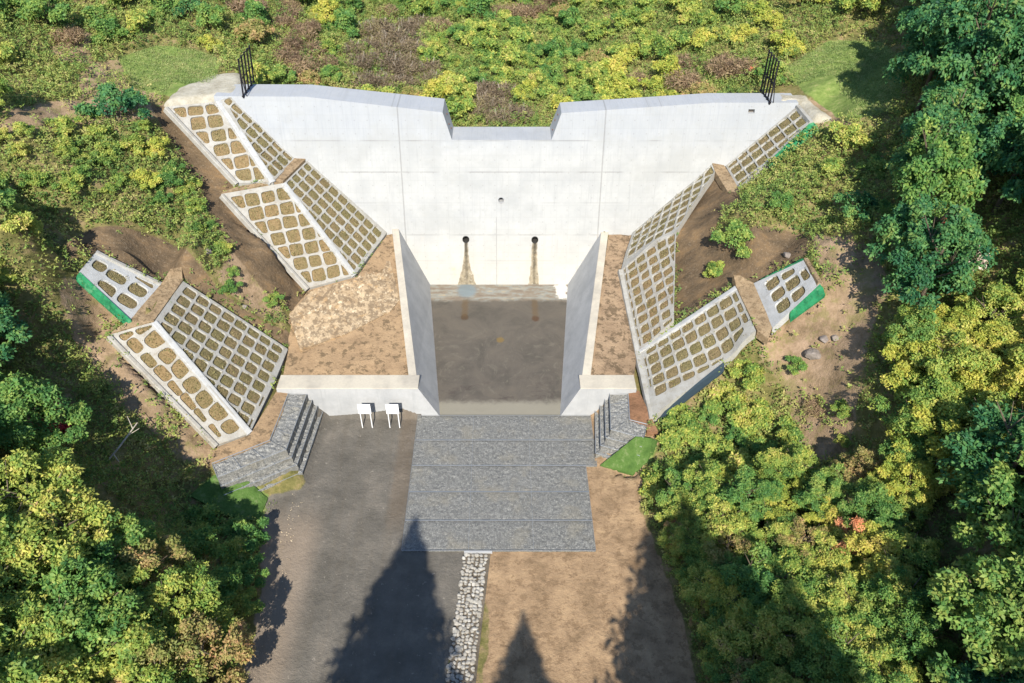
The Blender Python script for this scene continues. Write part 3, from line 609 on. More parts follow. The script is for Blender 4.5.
# ------------------------------------------------------------------ stepped gabion walls, stone mattress
def off_poly(line, d):
    """offset open polyline to its right by d"""
    L=[Vector((p[0],p[1])) for p in line]; out=[]
    for i,p in enumerate(L):
        ns=[]
        if i>0: t=(L[i]-L[i-1]).normalized(); ns.append(Vector((t.y,-t.x)))
        if i<len(L)-1: t=(L[i+1]-L[i]).normalized(); ns.append(Vector((t.y,-t.x)))
        n=sum(ns,Vector((0,0))).normalized(); k=1/max(.3,n.dot(ns[0])); out.append(p+n*d*k)
    return out
def rubble_box(name,poly,z0,z1,mat,parent,res=.16,amp=.05,seed=0):
    """stone filled basket: top surface and sides subdivided and lumpy"""
    ed=[]
    for i in range(len(poly)):
        a=Vector(poly[i][:2]); b=Vector(poly[(i+1)%len(poly)][:2]); n=max(1,int((b-a).length/res)); ed+=[a.lerp(b,k/n) for k in range(n)]
    x0,x1=min(p.x for p in ed),max(p.x for p in ed); y0,y1=min(p.y for p in ed),max(p.y for p in ed)
    gx,gy=np.meshgrid(np.arange(x0,x1,res),np.arange(y0,y1,res)); gx=gx.ravel()+rng.uniform(-.03,.03,gx.size); gy=gy.ravel()+rng.uniform(-.03,.03,gy.size)
    m=inpoly(gx,gy,[(p.x,p.y) for p in ed]); ex=np.array([(p.x,p.y) for p in ed]); pts2=[(p.x,p.y) for p in ed]
    for x,y in zip(gx[m],gy[m]):
        if ((ex[:,0]-x)**2+(ex[:,1]-y)**2).min()>(res*.5)**2: pts2.append((x,y))
    ne=len(ed); r=delaunay_2d_cdt([Vector(p) for p in pts2],[],[list(range(ne))],1,1e-5)
    vs=[]; mp={}
    for k,(v,o) in enumerate(zip(r[0],r[3])):
        i=o[0] if o else 0; mp[i]=k
        vs.append((v.x,v.y,z1+(rng.uniform(-amp,amp) if i>=ne else -.03)))
    fs=[tuple(f) for f in r[2]]
    ring=[mp[k] for k in range(ne) if k in mp]; L=len(ring); nz=max(1,int((z1-z0)/.17)); prev=ring
    for l in range(1,nz+1):
        base=len(vs); z=z1+(z0-z1)*l/nz
        for k in ring:
            j=amp*.8 if l<nz else 0
            vs.append((vs[k][0]+rng.uniform(-j,j),vs[k][1]+rng.uniform(-j,j),z))
        cur=list(range(base,base+L)); fs+=[(prev[k],cur[k],cur[(k+1)%L],prev[(k+1)%L]) for k in range(L)]; prev=cur
    o=mesh_obj(name,vs,fs,mat,parent); recalc(o); return o
def stepped(line,label,side,w=1.15,step=.26,yend=None):
    root=empty('stepped_gabion_wall',(line[1][0],line[1][1],0),label,'gabion wall','stepped gabion walls at the ends of the return walls')
    inner=off_poly(line,0)
    for k in range(4):
        z1=2.0-.5*k; outer=off_poly(line,(w+step*k)*side)
        if k==0: inn=inner
        else: inn=off_poly(line,(w+step*(k-1)-.25)*side)
        poly=[(p.x,p.y) for p in inn]+[(p.x,p.y) for p in outer[::-1]]
        # butt the first basket end against the wall
        poly[0]=(poly[0][0],32.39); poly[-1]=(poly[-1][0],32.39)
        o=rubble_box('gabion_tier',poly,z1-.5,z1,m_gabtop,root)
        mb=MB()
        pts3=[Vector((p.x,p.y,z1+.05)) for p in outer]
        for a,b in zip(pts3[:-1],pts3[1:]): mb.bar(a,b,.018,5)
        if k==0:
            pi=[Vector((p.x,p.y,z1+.06)) for p in inner]
            for a,b in zip(pi[:-1],pi[1:]): mb.bar(a,b,.03,5)
        for a,b,c,d2 in zip(pts3[:-1],pts3[1:],inn[:-1],inn[1:]):
            nn=max(1,int((b-a).length/1.0))
            for q in range(nn+1):
                t=q/nn; u=a.lerp(b,t); v=Vector((c.x,c.y,z1+.05)).lerp(Vector((d2.x,d2.y,z1+.05)),t); mb.bar(u,v,.012,4); mb.bar(u,u-Vector((0,0,.5)),.012,4)
        mb.build('wire_edge',m_wire,o)
stepped([(-13.3,32.39),(-13.5,28.5),(-16.35,26.75)],'left stepped gabion wall of grey crushed stone beside the gravel yard',-1)
stepped([(7.95,32.39),(7.74,30.15),(8.75,29.78)],'right stepped gabion wall of grey crushed stone, the smaller one above the green mat',1)
mat_root=empty('stone_mattress',(0,27,0),'wide grey stone filled wire mattress paving the stream bed below the apron','gabion mattress')
ysr=[32.38,30.25,28.22,26.25,24.28,22.34]
for k in range(5):
    ya,yb=ysr[k+1]+.012,ysr[k]-.012
    l=lambda y:-5.33; r_=(6.0 if k==0 else 5.72 if k==1 else 5.08)
    xr0=5.08 if k>1 else 5.75
    poly=[(-5.33,ya),(xr0,ya),(xr0,yb),(-5.33,yb)]
    o=rubble_box('mattress_panel',poly,-.3,.12,m_gab,mat_root,res=.17,amp=.02)
    mb=MB()
    for y in (ya,yb): mb.bar((-5.33,y,.155),(xr0,y,.155),.014,4)
    for x in (-5.33,-1.75,1.75,xr0): mb.bar((x,ya,.15),(x,yb,.15),.008,4)
    mb.build('wire_edge',m_wire,o)

# ------------------------------------------------------------------ slope lattices
def clip(poly, a, b):
    """keep the left of a->b"""
    out=[]; n=len(poly)
    def sd(p): return (b[0]-a[0])*(p[1]-a[1])-(b[1]-a[1])*(p[0]-a[0])
    for i in range(n):
        p,q=poly[i],poly[(i+1)%n]; sp,sq=sd(p),sd(q)
        if sp>=0: out.append(p)
        if (sp>=0)!=(sq>=0):
            t=sp/(sp-sq); out.append((p[0]+t*(q[0]-p[0]),p[1]+t*(q[1]-p[1])))
    return out
def area(p): return .5*sum(p[i][0]*p[(i+1)%len(p)][1]-p[(i+1)%len(p)][0]*p[i][1] for i in range(len(p)))
def roundp(p,r,seg=4):
    # merge short edges
    q=[]
    for v in p:
        if not q or math.dist(v,q[-1])>.06: q.append(v)
    if len(q)>2 and math.dist(q[0],q[-1])<.06: q.pop()
    out=[]; n=len(q)
    for i in range(n):
        a,b,c=Vector(q[i-1]),Vector(q[i]),Vector(q[(i+1)%n])
        la,lc=(a-b).length,(c-b).length; k=min(r,la*.45,lc*.45)
        s=b+(a-b).normalized()*k; e=b+(c-b).normalized()*k
        for t in range(seg+1):
            t/=seg; out.append(tuple(s*(1-t)**2+b*2*t*(1-t)+e*t*t))
    return out
SPROUT=[]
def lattice_face(root, corners, u_edge, su, sv, margins, mats, beam=.27, phase=(0,0), jit=.03, rad=.24, depth=.11, skew=0, minfrac=.14, thick=.5):
    """corners: outline seen from outside; u_edge=(i,j): direction of the rows; margins per edge"""
    margins=[m_*.68 for m_ in margins]; beam*=.85
    C=[Vector(c) for c in corners]; n=len(C)
    N=Vector((0,0,0))
    for i in range(n): N+=C[i].cross(C[(i+1)%n])
    N.normalize()
    if N.z<0: N=-N; C=C[::-1]; margins=margins[::-1]; margins=margins[1:]+margins[:1]; u_edge=(n-1-u_edge[0],n-1-u_edge[1])
    O=sum(C,Vector())/n; U=(C[u_edge[1]]-C[u_edge[0]]); U-=N*U.dot(N); U.normalize(); W=N.cross(U)
    uv=[((c-O).dot(U),(c-O).dot(W)) for c in C]; res=[(c-O).dot(N) for c in C]
    def lift(p,h=0):
        ws=[]; 
        for q in uv: ws.append(1/((p[0]-q[0])**2+(p[1]-q[1])**2+1e-6)**1.2)
        w=sum(a*b for a,b in zip(ws,res))/sum(ws)
        return O+U*p[0]+W*p[1]+N*(w+h)
    inset=[]; 
    lines=[]
    for i in range(n):
        a,b=Vector(uv[i]),Vector(uv[(i+1)%n]); t=(b-a).normalized(); nn=Vector((-t.y,t.x))*margins[i]; lines.append((tuple(a+nn),tuple(b+nn)))
    us=[p[0] for p in uv]; vs=[p[1] for p in uv]; cells=[]
    j=0; v=min(vs)-sv+phase[1]
    while v<max(vs)+sv:
        u=min(us)-su*2+phase[0]+skew*j
        while u<max(us)+su:
            b=beam/2; J=lambda: random.uniform(-jit,jit)
            q=[(u+b+J(),v+b+J()),(u+su-b+J(),v+b+J()),(u+su-b+J(),v+sv-b+J()),(u+b+J(),v+sv-b+J())]
            full=area(q)
            for a_,b_ in lines:
                if len(q)>2: q=clip(q,a_,b_)
            if len(q)>2 and area(q)>minfrac*full:
                r=roundp(q,rad)
                if len(r)>8 and area(r)>.06: cells.append(r)
            u+=su
        v+=sv; j+=1
    outer=[]
    for i in range(n):
        a,b=Vector(uv[i]),Vector(uv[(i+1)%n]); k=max(1,int((b-a).length/.5)); outer+=[tuple(a.lerp(b,t/k)) for t in range(k)]
    Vv,Fc=tri_with_holes(outer,cells)
    mb=MB(); mb.add([lift(p) for p in Vv],Fc)
    m=len(outer); mb.add([lift(p) for p in outer]+[lift(p)-Vector((0,0,thick))-N*.1 for p in outer],[(i,i+m,(i+1)%m+m,(i+1)%m) for i in range(m)])
    for c in cells:
        k=len(c); cx=sum(p[0] for p in c)/k; cy=sum(p[1] for p in c)/k
        mb.add([lift(p) for p in c]+[lift((cx+(p[0]-cx)*.93,cy+(p[1]-cy)*.93),-depth-.03) for p in c],[(i,(i+1)%k,(i+1)%k+k,i+k) for i in range(k)])
    o=mb.build('mortar_frame',mats[0],root)
    bm=bmesh.new(); bm.from_mesh(o.data); bmesh.ops.remove_doubles(bm,verts=bm.verts,dist=.0005); bmesh.ops.recalc_face_normals(bm,faces=bm.faces); bm.to_mesh(o.data); bm.free()
    sp=[]
    for c in cells:
        xa,xb=min(p[0] for p in c),max(p[0] for p in c); ya,yb=min(p[1] for p in c),max(p[1] for p in c)
        for _ in range(int((xb-xa)*(yb-ya)*34*random.uniform(.3,1.5))):
            sp.append(lift((random.uniform(xa+.05,xb-.05),random.uniform(ya+.05,yb-.05)),-depth+.07))
    SPROUT.append((o,sp,N.copy()))
    for c in cells:
        k=len(c); cx=sum(p[0] for p in c)/k; cy=sum(p[1] for p in c)/k
        rings=[(.97,-depth),(.7,-depth+.035),(.35,-depth+.05)]
        vs3=[]; fs=[]
        for s_,h in rings: vs3+=[lift((cx+(p[0]-cx)*s_,cy+(p[1]-cy)*s_),h+random.uniform(-.015,.015)) for p in c]
        vs3.append(lift((cx,cy),-depth+.05))
        for r in range(2): fs+=[(r*k+i,r*k+(i+1)%k,(r+1)*k+(i+1)%k,(r+1)*k+i) for i in range(k)]
        fs+=[(2*k+i,2*k+(i+1)%k,3*k) for i in range(k)]
        mesh_obj('seeded_pocket',vs3,fs,mats[1],o)
    return o
def band(root,name,a,b,w,h,mat,sink=.25):
    """a raised mortar bead from a to b"""
    a=Vector(a); b=Vector(b); n=max(2,int((b-a).length/.4)); mb=MB(); t=(b-a).normalized(); s=t.cross(Vector((0,0,1))).normalized(); up=s.cross(t)
    prev=None; vs=[]; fs=[]
    prof=[(-w,-sink),(-w*.8,h*.5),(-w*.45,h),(w*.45,h),(w*.8,h*.5),(w,-sink)]
    for k in range(n+1):
        p=a.lerp(b,k/n); j=random.uniform(.93,1.07)
        vs+=[p+s*x*j+up*y for x,y in prof]
    m=len(prof)
    for k in range(n): fs+=[(k*m+i,k*m+i+1,(k+1)*m+i+1,(k+1)*m+i) for i in range(m-1)]
    fs+=[tuple(range(m))[::-1],tuple(range(n*m,(n+1)*m))]
    o=mesh_obj(name,vs,fs,mat,root,False); recalc(o); return o
G='mortar lattice slope blocks beside the dam'
def block(loc,label): return empty('slope_lattice',loc,label,'slope lattice',G)
# left, lower big one
b=block(P(200,350,5),'largest left slope lattice, its lower tip pointing at the left stepped gabions')
lattice_face(b,PL((183,281,7.5),(288,349,2.4),(277,376,2.3),(250,433,2.1),(154,322,7.5)),(4,0),0.90,0.90,[.22,.2,.2,.30,.22],(m_latt,m_pock),phase=(.2,.3),beam=.115,rad=.2)
lattice_face(b,PL((154,322,7.5),(250,433,2.1),(217,445,2.2),(108,335,7.2)),(0,1),1.10,1.05,[.2,.2,.5,.2],(m_latt2,m_pock2),beam=.15,jit=.11,rad=.34,phase=(.5,.15),skew=.4)
band(b,'ridge_bead',P(154,322,7.5),P(250,433,2.1),.22,.03,m_ridge)
band(b,'edge_bead',P(109,336,7.2),P(217,446,2.2),.17,.10,m_latt2)
# left, far small one
b=block(P(115,285,9),'small left slope lattice with a green net strip down its outer edge')
lattice_face(b,PL((95,253,10),(161,285,7.6),(130,320,7.6),(79,272,10)),(2,1),1.12,1.35,[.3,.25,.35,.35],(m_ridge,m_pock),beam=.24,jit=.08,rad=.36,phase=(.55,.1),minfrac=.3)
mb=MB(); L=PL((76,269,10.0),(127,322,7.6)); 
def strip(name,a,b,w0,w1,mat,parent,drop=.25,n=14,out=(-.8,-.5)):
    a=Vector(a); b=Vector(b); t=(b-a).normalized(); s=Vector((out[0],out[1],0)).normalized(); vs=[]; fs=[]
    for k in range(n+1):
        p=a.lerp(b,k/n); w=w0+(w1-w0)*k/n; j=random.uniform(-.05,.05)
        vs+=[p,p+s*(w*.5)+Vector((0,0,-drop*.3+j)),p+s*w+Vector((0,0,-drop+j)),p+s*w+Vector((0,0,-drop-.15)),p+Vector((0,0,-.15))]
    for k in range(n): fs+=[(k*5+i,k*5+(i+1)%5,(k+1)*5+(i+1)%5,(k+1)*5+i) for i in range(5)]
    fs+=[(0,1,2,3,4),tuple(range(n*5,n*5+5))]
    o=mesh_obj(name,vs,fs,mat,parent); recalc(o); return o
strip('green_netting',P(80,272,10),P(131,320,7.65),.38,.3,m_net,b,.4)
band(b,'ridge_bead',P(96,252,10.0),P(161,284,7.65),.2,.08,m_latt)
# left, middle one
b=block(P(290,230,7),'middle left slope lattice touching the dam face above the straw covered fill')
lattice_face(b,PL((284,183,9.6),(307,160.5,9.75),(387,232.5,4.3),(355,275,3.9)),(0,1),0.86,0.86,[.16,.16,.16,.26],(m_latt,m_pock),phase=(.0,.2),beam=.11,rad=.19)
lattice_face(b,PL((284,183,9.6),(355,275,3.9),(308,288,3.7),(221,194,9.5)),(3,0),1.04,1.0,[.2,.2,.42,.2],(m_latt2,m_pock2),beam=.14,jit=.06,rad=.22,phase=(.4,.25))
band(b,'ridge_bead',P(284,183,9.6),P(355,275,3.9),.22,.03,m_ridge)
band(b,'edge_bead',P(222,195,9.5),P(308,289,3.7),.16,.1,m_latt2)
# left, upper one
b=block(P(230,140,12),'highest left slope lattice, reaching the dam crest beside the left fence')
lattice_face(b,PL((219,100.5,14.0),(231,96.5,14.15),(296,158.5,9.85),(273,182,9.8)),(3,2),0.84,0.9,[.12,.16,.16,.34],(m_latt,m_pock),phase=(.45,.1),beam=.11,rad=.18)
lattice_face(b,PL((218,101,14.0),(273,182,9.8),(237,183,9.8),(165,107,14)),(3,0),1.15,1.05,[.45,.25,.42,.22],(m_latt2,m_pock2),beam=.15,jit=.07,rad=.24,phase=(.2,.3))
band(b,'ridge_bead',P(218.5,101,14.0),P(273,182,9.8),.26,.03,m_ridge)
band(b,'edge_bead',P(166,108,14),P(237,184,9.8),.18,.1,m_latt2)
# right, upper one
b=block(P(765,150,11),'highest right slope lattice, with a green net strip below the right fence')
lattice_face(b,PL((725.5,166,9.4),(797.5,106,13.55),(811,121,13.5),(739,189,9.4)),(1,2),1.05,0.86,[.14,.3,.3,.14],(m_latt,m_pock),phase=(.25,.1),beam=.11,rad=.16)
strip('green_netting',P(812,121,13.5),P(770,160,11.3),.7,.1,m_net,b,.55,out=(.8,-.6))
band(b,'edge_bead',P(798,105.5,13.6),P(811.5,121.5,13.5),.16,.05,m_latt)
# right, long one along the dam
b=block(P(650,260,5),'long right slope lattice bent along the dam face and the tan fill strip')
lattice_face(b,PL((712,163.5,9.5),(632.5,232.5,4.3),(621,270,3.8),(656,240,6.2),(676,232,7.1),(715,172,9.3)),(1,2),.92,.84,[.14,.22,.08,.08,.16,.15],(m_latt,m_pock),phase=(.1,.2),beam=.10,rad=.16)
lattice_face(b,PL((621.3,270,3.8),(638,352,2.4),(674,320,4.8),(676,232.3,7.1),(656,240.3,6.2)),(0,1),.86,.88,[.26,.08,.14,.05,.05],(m_latt2,m_pock2),phase=(.2,.42),beam=.15,rad=.18,jit=.07)
band(b,'edge_bead',P(621,270,3.82),P(638,352,2.42),.22,.06,m_latt)
# right, lower big one
b=block(P(690,350,5),'broad lower right slope lattice, shade coloured strip along its lower edge')
lattice_face(b,PL((638.3,352.3,2.4),(736,287.5,7.4),(756,331,7.1),(724,361,5.0),(653,418,2.1)),(0,4),0.93,0.93,[.2,.2,.24,.24,.36],(m_latt,m_pock),phase=(.2,.42),beam=.12,rad=.22)
band(b,'edge_bead',P(638,352.5,2.42),P(653,418,2.12),.24,.06,m_latt)
band(b,'ridge_bead',P(639,351.5,2.45),P(736,287.5,7.4),.22,.04,m_ridge)
strip('shade_strip',P(655,416,2.1),P(724,362,5.0),.12,.16,simple('shade_blue_grey',lin(52,66,76),.7,.2),b,.6,out=(.5,-.86))  # dark strip whose colour stands in for shade on the lattice's lower side
# right, far small one
b=block(P(790,290,9),'small right slope lattice at the top of the right berm, green net below')
lattice_face(b,PL((753,283.5,7.5),(805,259.5,10),(820.5,283,10),(772.5,328,7.3)),(0,3),1.05,1.05,[.25,.35,.35,.25],(m_ridge,m_pock),phase=(.45,.55),beam=.15,rad=.3,minfrac=.4)
strip('green_netting',P(820,284,9.95),P(790,312,8.3),.5,.2,m_net,b,.5,out=(.6,-.8))
strip('green_netting',P(805,258.5,10.05),P(762,279,7.9),.22,.12,m_net,b,.1,out=(-.3,.9))
band(b,'edge_bead',P(806,259,10.0),P(820.5,283,10.0),.16,.08,m_berm)

# ------------------------------------------------------------------ green mats beside the steps
def mat_sheet(poly,label,mt):
    o=patch('seeding_mat',poly,mt,up=.06,thick=.15,res=.25,amp=.08); del o['kind']; tag(o,label,'ground mat','green seeding mats')
def lawnmat():
    M=Mat('seeding_mat_green',.9,.15); c=M.ramp(M.noise(1.6,6,.75),[(.3,lin(66,94,44)),(.55,lin(88,116,58)),(.75,lin(128,138,96))])
    c=M.mix(M.math('MULTIPLY',M.ss(M.noise(12,5,.8),.45,.7),.5),c,lin(66,96,34)); M.col(c); M.bump(M.noise(10,5,.8),.06,.9); return M.m
mlm=lawnmat()
mat_sheet(PL((636,437,2.04),(652,439,2.0),(657,446,1.7),(655,456,.8),(633,475,.0),(600,466,0.0)),'bright green seeding mat below the right stepped gabion wall',mlm)
mat_sheet(PL((214,476,1.75),(238,472,1.5),(268,499,.05),(258,522,.0),(228,516,.4),(190,496,1.4)),'green seeding mat half in tree shade below the left stepped gabion wall',mlm)

# ------------------------------------------------------------------ fences and signboards
def fence(x,y0,y1,z,h,lean,label):
    root=empty('crest_fence',(x,y0,z),label,'fence','black barrier fences on the dam crest'); n=5
    for k in range(n):
        y=y0+(y1-y0)*k/(n-1); mb=MB(); mb.bar((x,y,z-.1),(x+lean,y,z+h),.06,8); mb.bar((x,y,z),(x,y,z+.04),.11,8); mb.build('post',m_black,root)
    for zz in (.06,h*.45,h-.1):
        mb=MB(); mb.bar((x+lean*zz/h,y0-.12,z+zz),(x+lean*zz/h,y1+.12,z+zz),.035,6); mb.build('rail',m_black,root)
    mb=MB(); 
    mb.bar((x+.25,y0,z+.02),(x+lean*.6,y0,z+h*.6),.03,6); mb.build('brace',m_black,root); mb=MB(); mb.bar((x+.25,y1,z+.02),(x+lean*.6,y1,z+h*.6),.03,6); mb.build('brace',m_black,root)
fence(-18.1,49.8,52.6,14.18,2.6,.25,'black steel barrier fence on the left end of the dam crest')
fence(18.95,49.7,52.0,13.76,2.9,-.05,'black steel barrier fence on the right end of the dam crest')
def sign(x,label):
    root=empty('signboard',(x,31.42,0),label,'signboard','white signboards in front of the left return wall')
    for s in (-.31,.31):
        mb=MB(); mb.bar((x+s,31.43,-.1),(x+s,31.43,1.32),.035,10); mb.build('leg',m_white,root)
    mb=MB(); mb.box((x,31.40,1.70),(.80,.04,.82)); o=mb.build('board',m_white,root); bevel(o,.012,2)
    mb=MB(); 
    for z in (1.4,2.0): mb.box((x,31.445,z),(.7,.035,.05))
    mb.build('back_rail',m_wire,root)
sign(-8.45,'left blank white signboard on two legs by the return wall')
sign(-6.72,'right blank white signboard on two legs, nearer the stone mattress')

# ------------------------------------------------------------------ rocks
def rock_mesh(seed,n=2):
    bm=bmesh.new(); bmesh.ops.create_icosphere(bm,subdivisions=n,radius=1)
    r=random.Random(seed)
    ofs=Vector((r.random()*50,r.random()*50,r.random()*50))
    for v in bm.verts:
        k=1+.35*noise.noise(v.co*1.1+ofs)+.12*noise.noise(v.co*3+ofs); v.co*=k
    for _ in range(5):
        d=Vector((r.gauss(0,1),r.gauss(0,1),r.gauss(0,1))).normalized(); c=r.uniform(.6,.8)
        for v in bm.verts:
            t=v.co.dot(d)-c
            if t>0: v.co-=d*t
    for v in bm.verts: v.co.z*=.75
    me=bpy.data.meshes.new('stone'); bm.to_mesh(me); bm.free(); return me
rocks=[rock_mesh(k) for k in range(8)]
for m in rocks: m.materials.append(m_rip)
# white riprap channel
chan=PL((466.5,553,0),(490,553,0),(480,610,0),(471,690,0),(462,760,0))+PL((432,760,0),(446,690,0),(458,610,0))
cn=0
gp=[]
y=22.1
while y>13.2:
    lx=-1.86+(22.3-y)*(-.085); 
    x=lx-.02
    while x<lx+1.22:
        gp.append((x+random.uniform(-.05,.05),y+random.uniform(-.06,.06),random.uniform(.085,.155))); x+=.215
    y-=.195
gp=gp[:298]
for (x,y,r) in gp:
    o=bpy.data.objects.new('stone',random.choice(rocks)); COL.objects.link(o); o.location=(x,y,hz(x,y)+.06); o.scale=(r*random.uniform(.85,1.1),r*random.uniform(.8,1.0),r*.85)
    o.rotation_euler=(random.uniform(-.4,.4),random.uniform(-.4,.4),random.uniform(0,6.3))
    tag(o,'pale grey riprap stone laid in the narrow drain channel below the mattress','stone','riprap stones in the drain channel')
patch('channel_bed',[(-1.95,22.28,.0),(-.55,22.28,0),(-.95,18,0),(-1.35,13,0),(-1.5,10.5,0),(-3.0,10.5,0),(-2.75,13,0),(-2.25,18,0)],soil_mat('channel_soil',lin(118,108,94),lin(92,84,72),lin(70,64,54)),up=.035,thick=.1,amp=.01)
mb=MB(); mb.box((-1.22,22.28,.05),(1.5,.10,.16)); tag(mb.build('channel_lip',m_conc),'pale concrete lip at the head of the stone drain channel','kerb')
brocks=[rock_mesh(30+k,3) for k in range(4)]
for m in brocks: m.materials.append(m_rock)
for k,(px,py,z,r,lab) in enumerate([(815,352,6.8,.5,'largest grey boulder on the bare right bank below the small lattice'),(822,344,7.0,.3,'grey boulder touching the largest boulder on the right bank'),(757,447,2.6,.42,'pale boulder among low shrubs on the lower right bank'),(801,430,4,.33,'small boulder by the dirt track on the lower right bank'),
        (792,240,10.3,.3,'small stone at the upper rim of the right hollow'),(240,290,6.4,.22,'small pale stone on the slope between the left lattices'),(205,240,9,.3,'stone lying in the shrubs on the upper left slope'),(838,330,8.2,.25,'small stone on the bare right bank near the track')]):
    p=P(px,py,z); o=bpy.data.objects.new('boulder',brocks[k%4]); COL.objects.link(o); o.location=(p[0],p[1],hz(p[0],p[1])+r*.15); o.scale=(r,r*.9,r*.8); o.rotation_euler=(0,0,k*1.3); tag(o,lab,'boulder','boulders on the banks')

# ------------------------------------------------------------------ vegetation
def leaf_mat(name, stops, dry=None, trans=.36, patch_amt=.5):
    M=Mat(name,.55,.25)
    s=M.n.new('ShaderNodeSeparateColor'); M.lk(M.attr('tint'),s.inputs[0]); oi=M.n.new('ShaderNodeObjectInfo')
    pn=M.noise(.3,3,.6); pn2=M.noise(1.3,2,.6)
    f=M.math('ADD',M.math('MULTIPLY',s.outputs[0],.42),M.math('MULTIPLY',oi.outputs['Random'],.13))
    f=M.math('ADD',f,M.math('MULTIPLY',M.ss(pn,.3,.7),.20)); f=M.math('ADD',f,M.math('MULTIPLY',M.ss(pn2,.32,.68),.26))
    c=M.ramp(f,stops)
    v=M.math('ADD',.84,M.math('MULTIPLY',s.outputs[1],.78))
    hsv=M.n.new('ShaderNodeHueSaturation'); M.lk(c,hsv.inputs['Color']); M.lk(v,hsv.inputs['Value']); hsv.inputs['Saturation'].default_value=.93; c=hsv.outputs[0]
    M.col(c)
    tr=M.n.new('ShaderNodeBsdfTranslucent'); M.lk(c,tr.inputs[0]); mx=M.n.new('ShaderNodeMixShader'); mx.inputs[0].default_value=trans
    M.lk(M.b.outputs[0],mx.inputs[1]); M.lk(tr.outputs[0],mx.inputs[2]); M.lk(mx.outputs[0],M.out.inputs[0]); return M.m
L_mix=leaf_mat('leaves_green_yellow',[(.12,lin(50,96,44)),(.34,lin(100,134,52)),(.54,lin(146,160,62)),(.74,lin(186,180,78)),(.92,lin(178,144,98))])
L_grn=leaf_mat('leaves_green',[(.12,lin(42,92,48)),(.42,lin(86,128,54)),(.66,lin(126,150,62)),(.9,lin(172,174,80))])
L_drk=leaf_mat('leaves_dark_green_and_shade',[(.12,lin(28,76,54)),(.42,lin(54,108,62)),(.68,lin(92,134,64)),(.9,lin(150,158,74))])  # dark leaf tone, also standing in for shade in the right forests
L_yel=leaf_mat('leaves_yellow',[(.12,lin(96,132,48)),(.4,lin(146,158,54)),(.64,lin(184,178,66)),(.9,lin(200,172,84))])
L_aut=leaf_mat('leaves_autumn',[(.15,lin(96,112,52)),(.4,lin(134,136,66)),(.6,lin(162,142,84)),(.85,lin(180,128,92))])
L_red=leaf_mat('leaves_red',[(.15,lin(178,70,62)),(.5,lin(214,96,76)),(.9,lin(228,140,90))])
L_orn=leaf_mat('leaves_orange',[(.12,lin(196,116,66)),(.5,lin(224,142,88)),(.9,lin(214,160,110))])
L_pin=leaf_mat('leaves_crimson',[(.15,lin(150,40,60)),(.5,lin(196,60,84)),(.9,lin(220,110,110))])
L_dry=leaf_mat('dry_stalks',[(.15,lin(104,84,66)),(.45,lin(146,122,94)),(.7,lin(170,146,108)),(.92,lin(142,144,80))])
L_gry=leaf_mat('withered_stalks',[(.15,lin(104,92,72)),(.5,lin(140,122,98)),(.9,lin(156,146,92))])
L_con=leaf_mat('cedar_needles',[(.1,lin(24,50,32)),(.9,lin(52,84,44))],trans=.05)
L_weed=leaf_mat('weed_leaves',[(.12,lin(64,98,44)),(.38,lin(108,134,58)),(.58,lin(144,154,70)),(.78,lin(170,158,96)),(.95,lin(178,152,114))])
L_lawn=leaf_mat('grass_blades',[(.12,lin(94,120,58)),(.5,lin(128,148,80)),(.9,lin(176,168,114))])

def sprays_to_mesh(name, C, Nn, size, nl, lw, mat, rg, droop=.25, extra=None):
    """C centres, Nn normals, size per spray; nl leaves each; returns mesh of rhombic leaves"""
    n=len(C); ref=rg.normal(size=(n,3)); U=np.cross(Nn,ref); U/=np.linalg.norm(U,axis=1,keepdims=True)+1e-9; Vv=np.cross(Nn,U)
    ang=(np.arange(nl)/nl*2*math.pi)[None,:]+rg.uniform(0,6.28,(n,1))+rg.normal(0,.25,(n,nl))
    ln=size[:,None]*rg.uniform(.65,1.15,(n,nl))
    d=U[:,None,:]*np.cos(ang)[...,None]+Vv[:,None,:]*np.sin(ang)[...,None]+Nn[:,None,:]*rg.uniform(-droop,droop*1.6,(n,nl))[...,None]
    d/=np.linalg.norm(d,axis=2,keepdims=True)
    sd=np.cross(d,Nn[:,None,:]+rg.normal(0,.45,(n,nl,3))); sd/=np.linalg.norm(sd,axis=2,keepdims=True)+1e-9
    b=C[:,None,:]+d*ln[...,None]*.12+rg.normal(0,.04,(n,nl,3)); mid=b+d*ln[...,None]*.5; tip=b+d*ln[...,None]-Nn[:,None,:]*ln[...,None]*.12
    w=ln[...,None]*lw
    Q=np.stack([b,mid-sd*w,tip,mid+sd*w],2).reshape(-1,3).astype(np.float32)
    m=n*nl
    me=bpy.data.meshes.new(name); me.vertices.add(m*4); me.vertices.foreach_set('co',Q.ravel())
    me.loops.add(m*4); me.loops.foreach_set('vertex_index',np.arange(m*4,dtype=np.int32))
    me.polygons.add(m); me.polygons.foreach_set('loop_start',np.arange(0,m*4,4,dtype=np.int32)); me.polygons.foreach_set('loop_total',np.full(m,4,np.int32)); me.update()
    at=me.color_attributes.new('tint','FLOAT_COLOR','POINT')
    sr=np.repeat(rg.random((n,1)),nl,1)*.65+rg.random((n,nl))*.35; lr=np.repeat(rg.random((n,1)),nl,1)*.5+rg.random((n,nl))*.5
    tc=np.stack([sr,lr,np.zeros_like(sr),np.ones_like(sr)],-1).reshape(-1,1,4).repeat(4,1).astype(np.float32); at.data.foreach_set('color',tc.ravel())
    me.materials.append(mat); return me
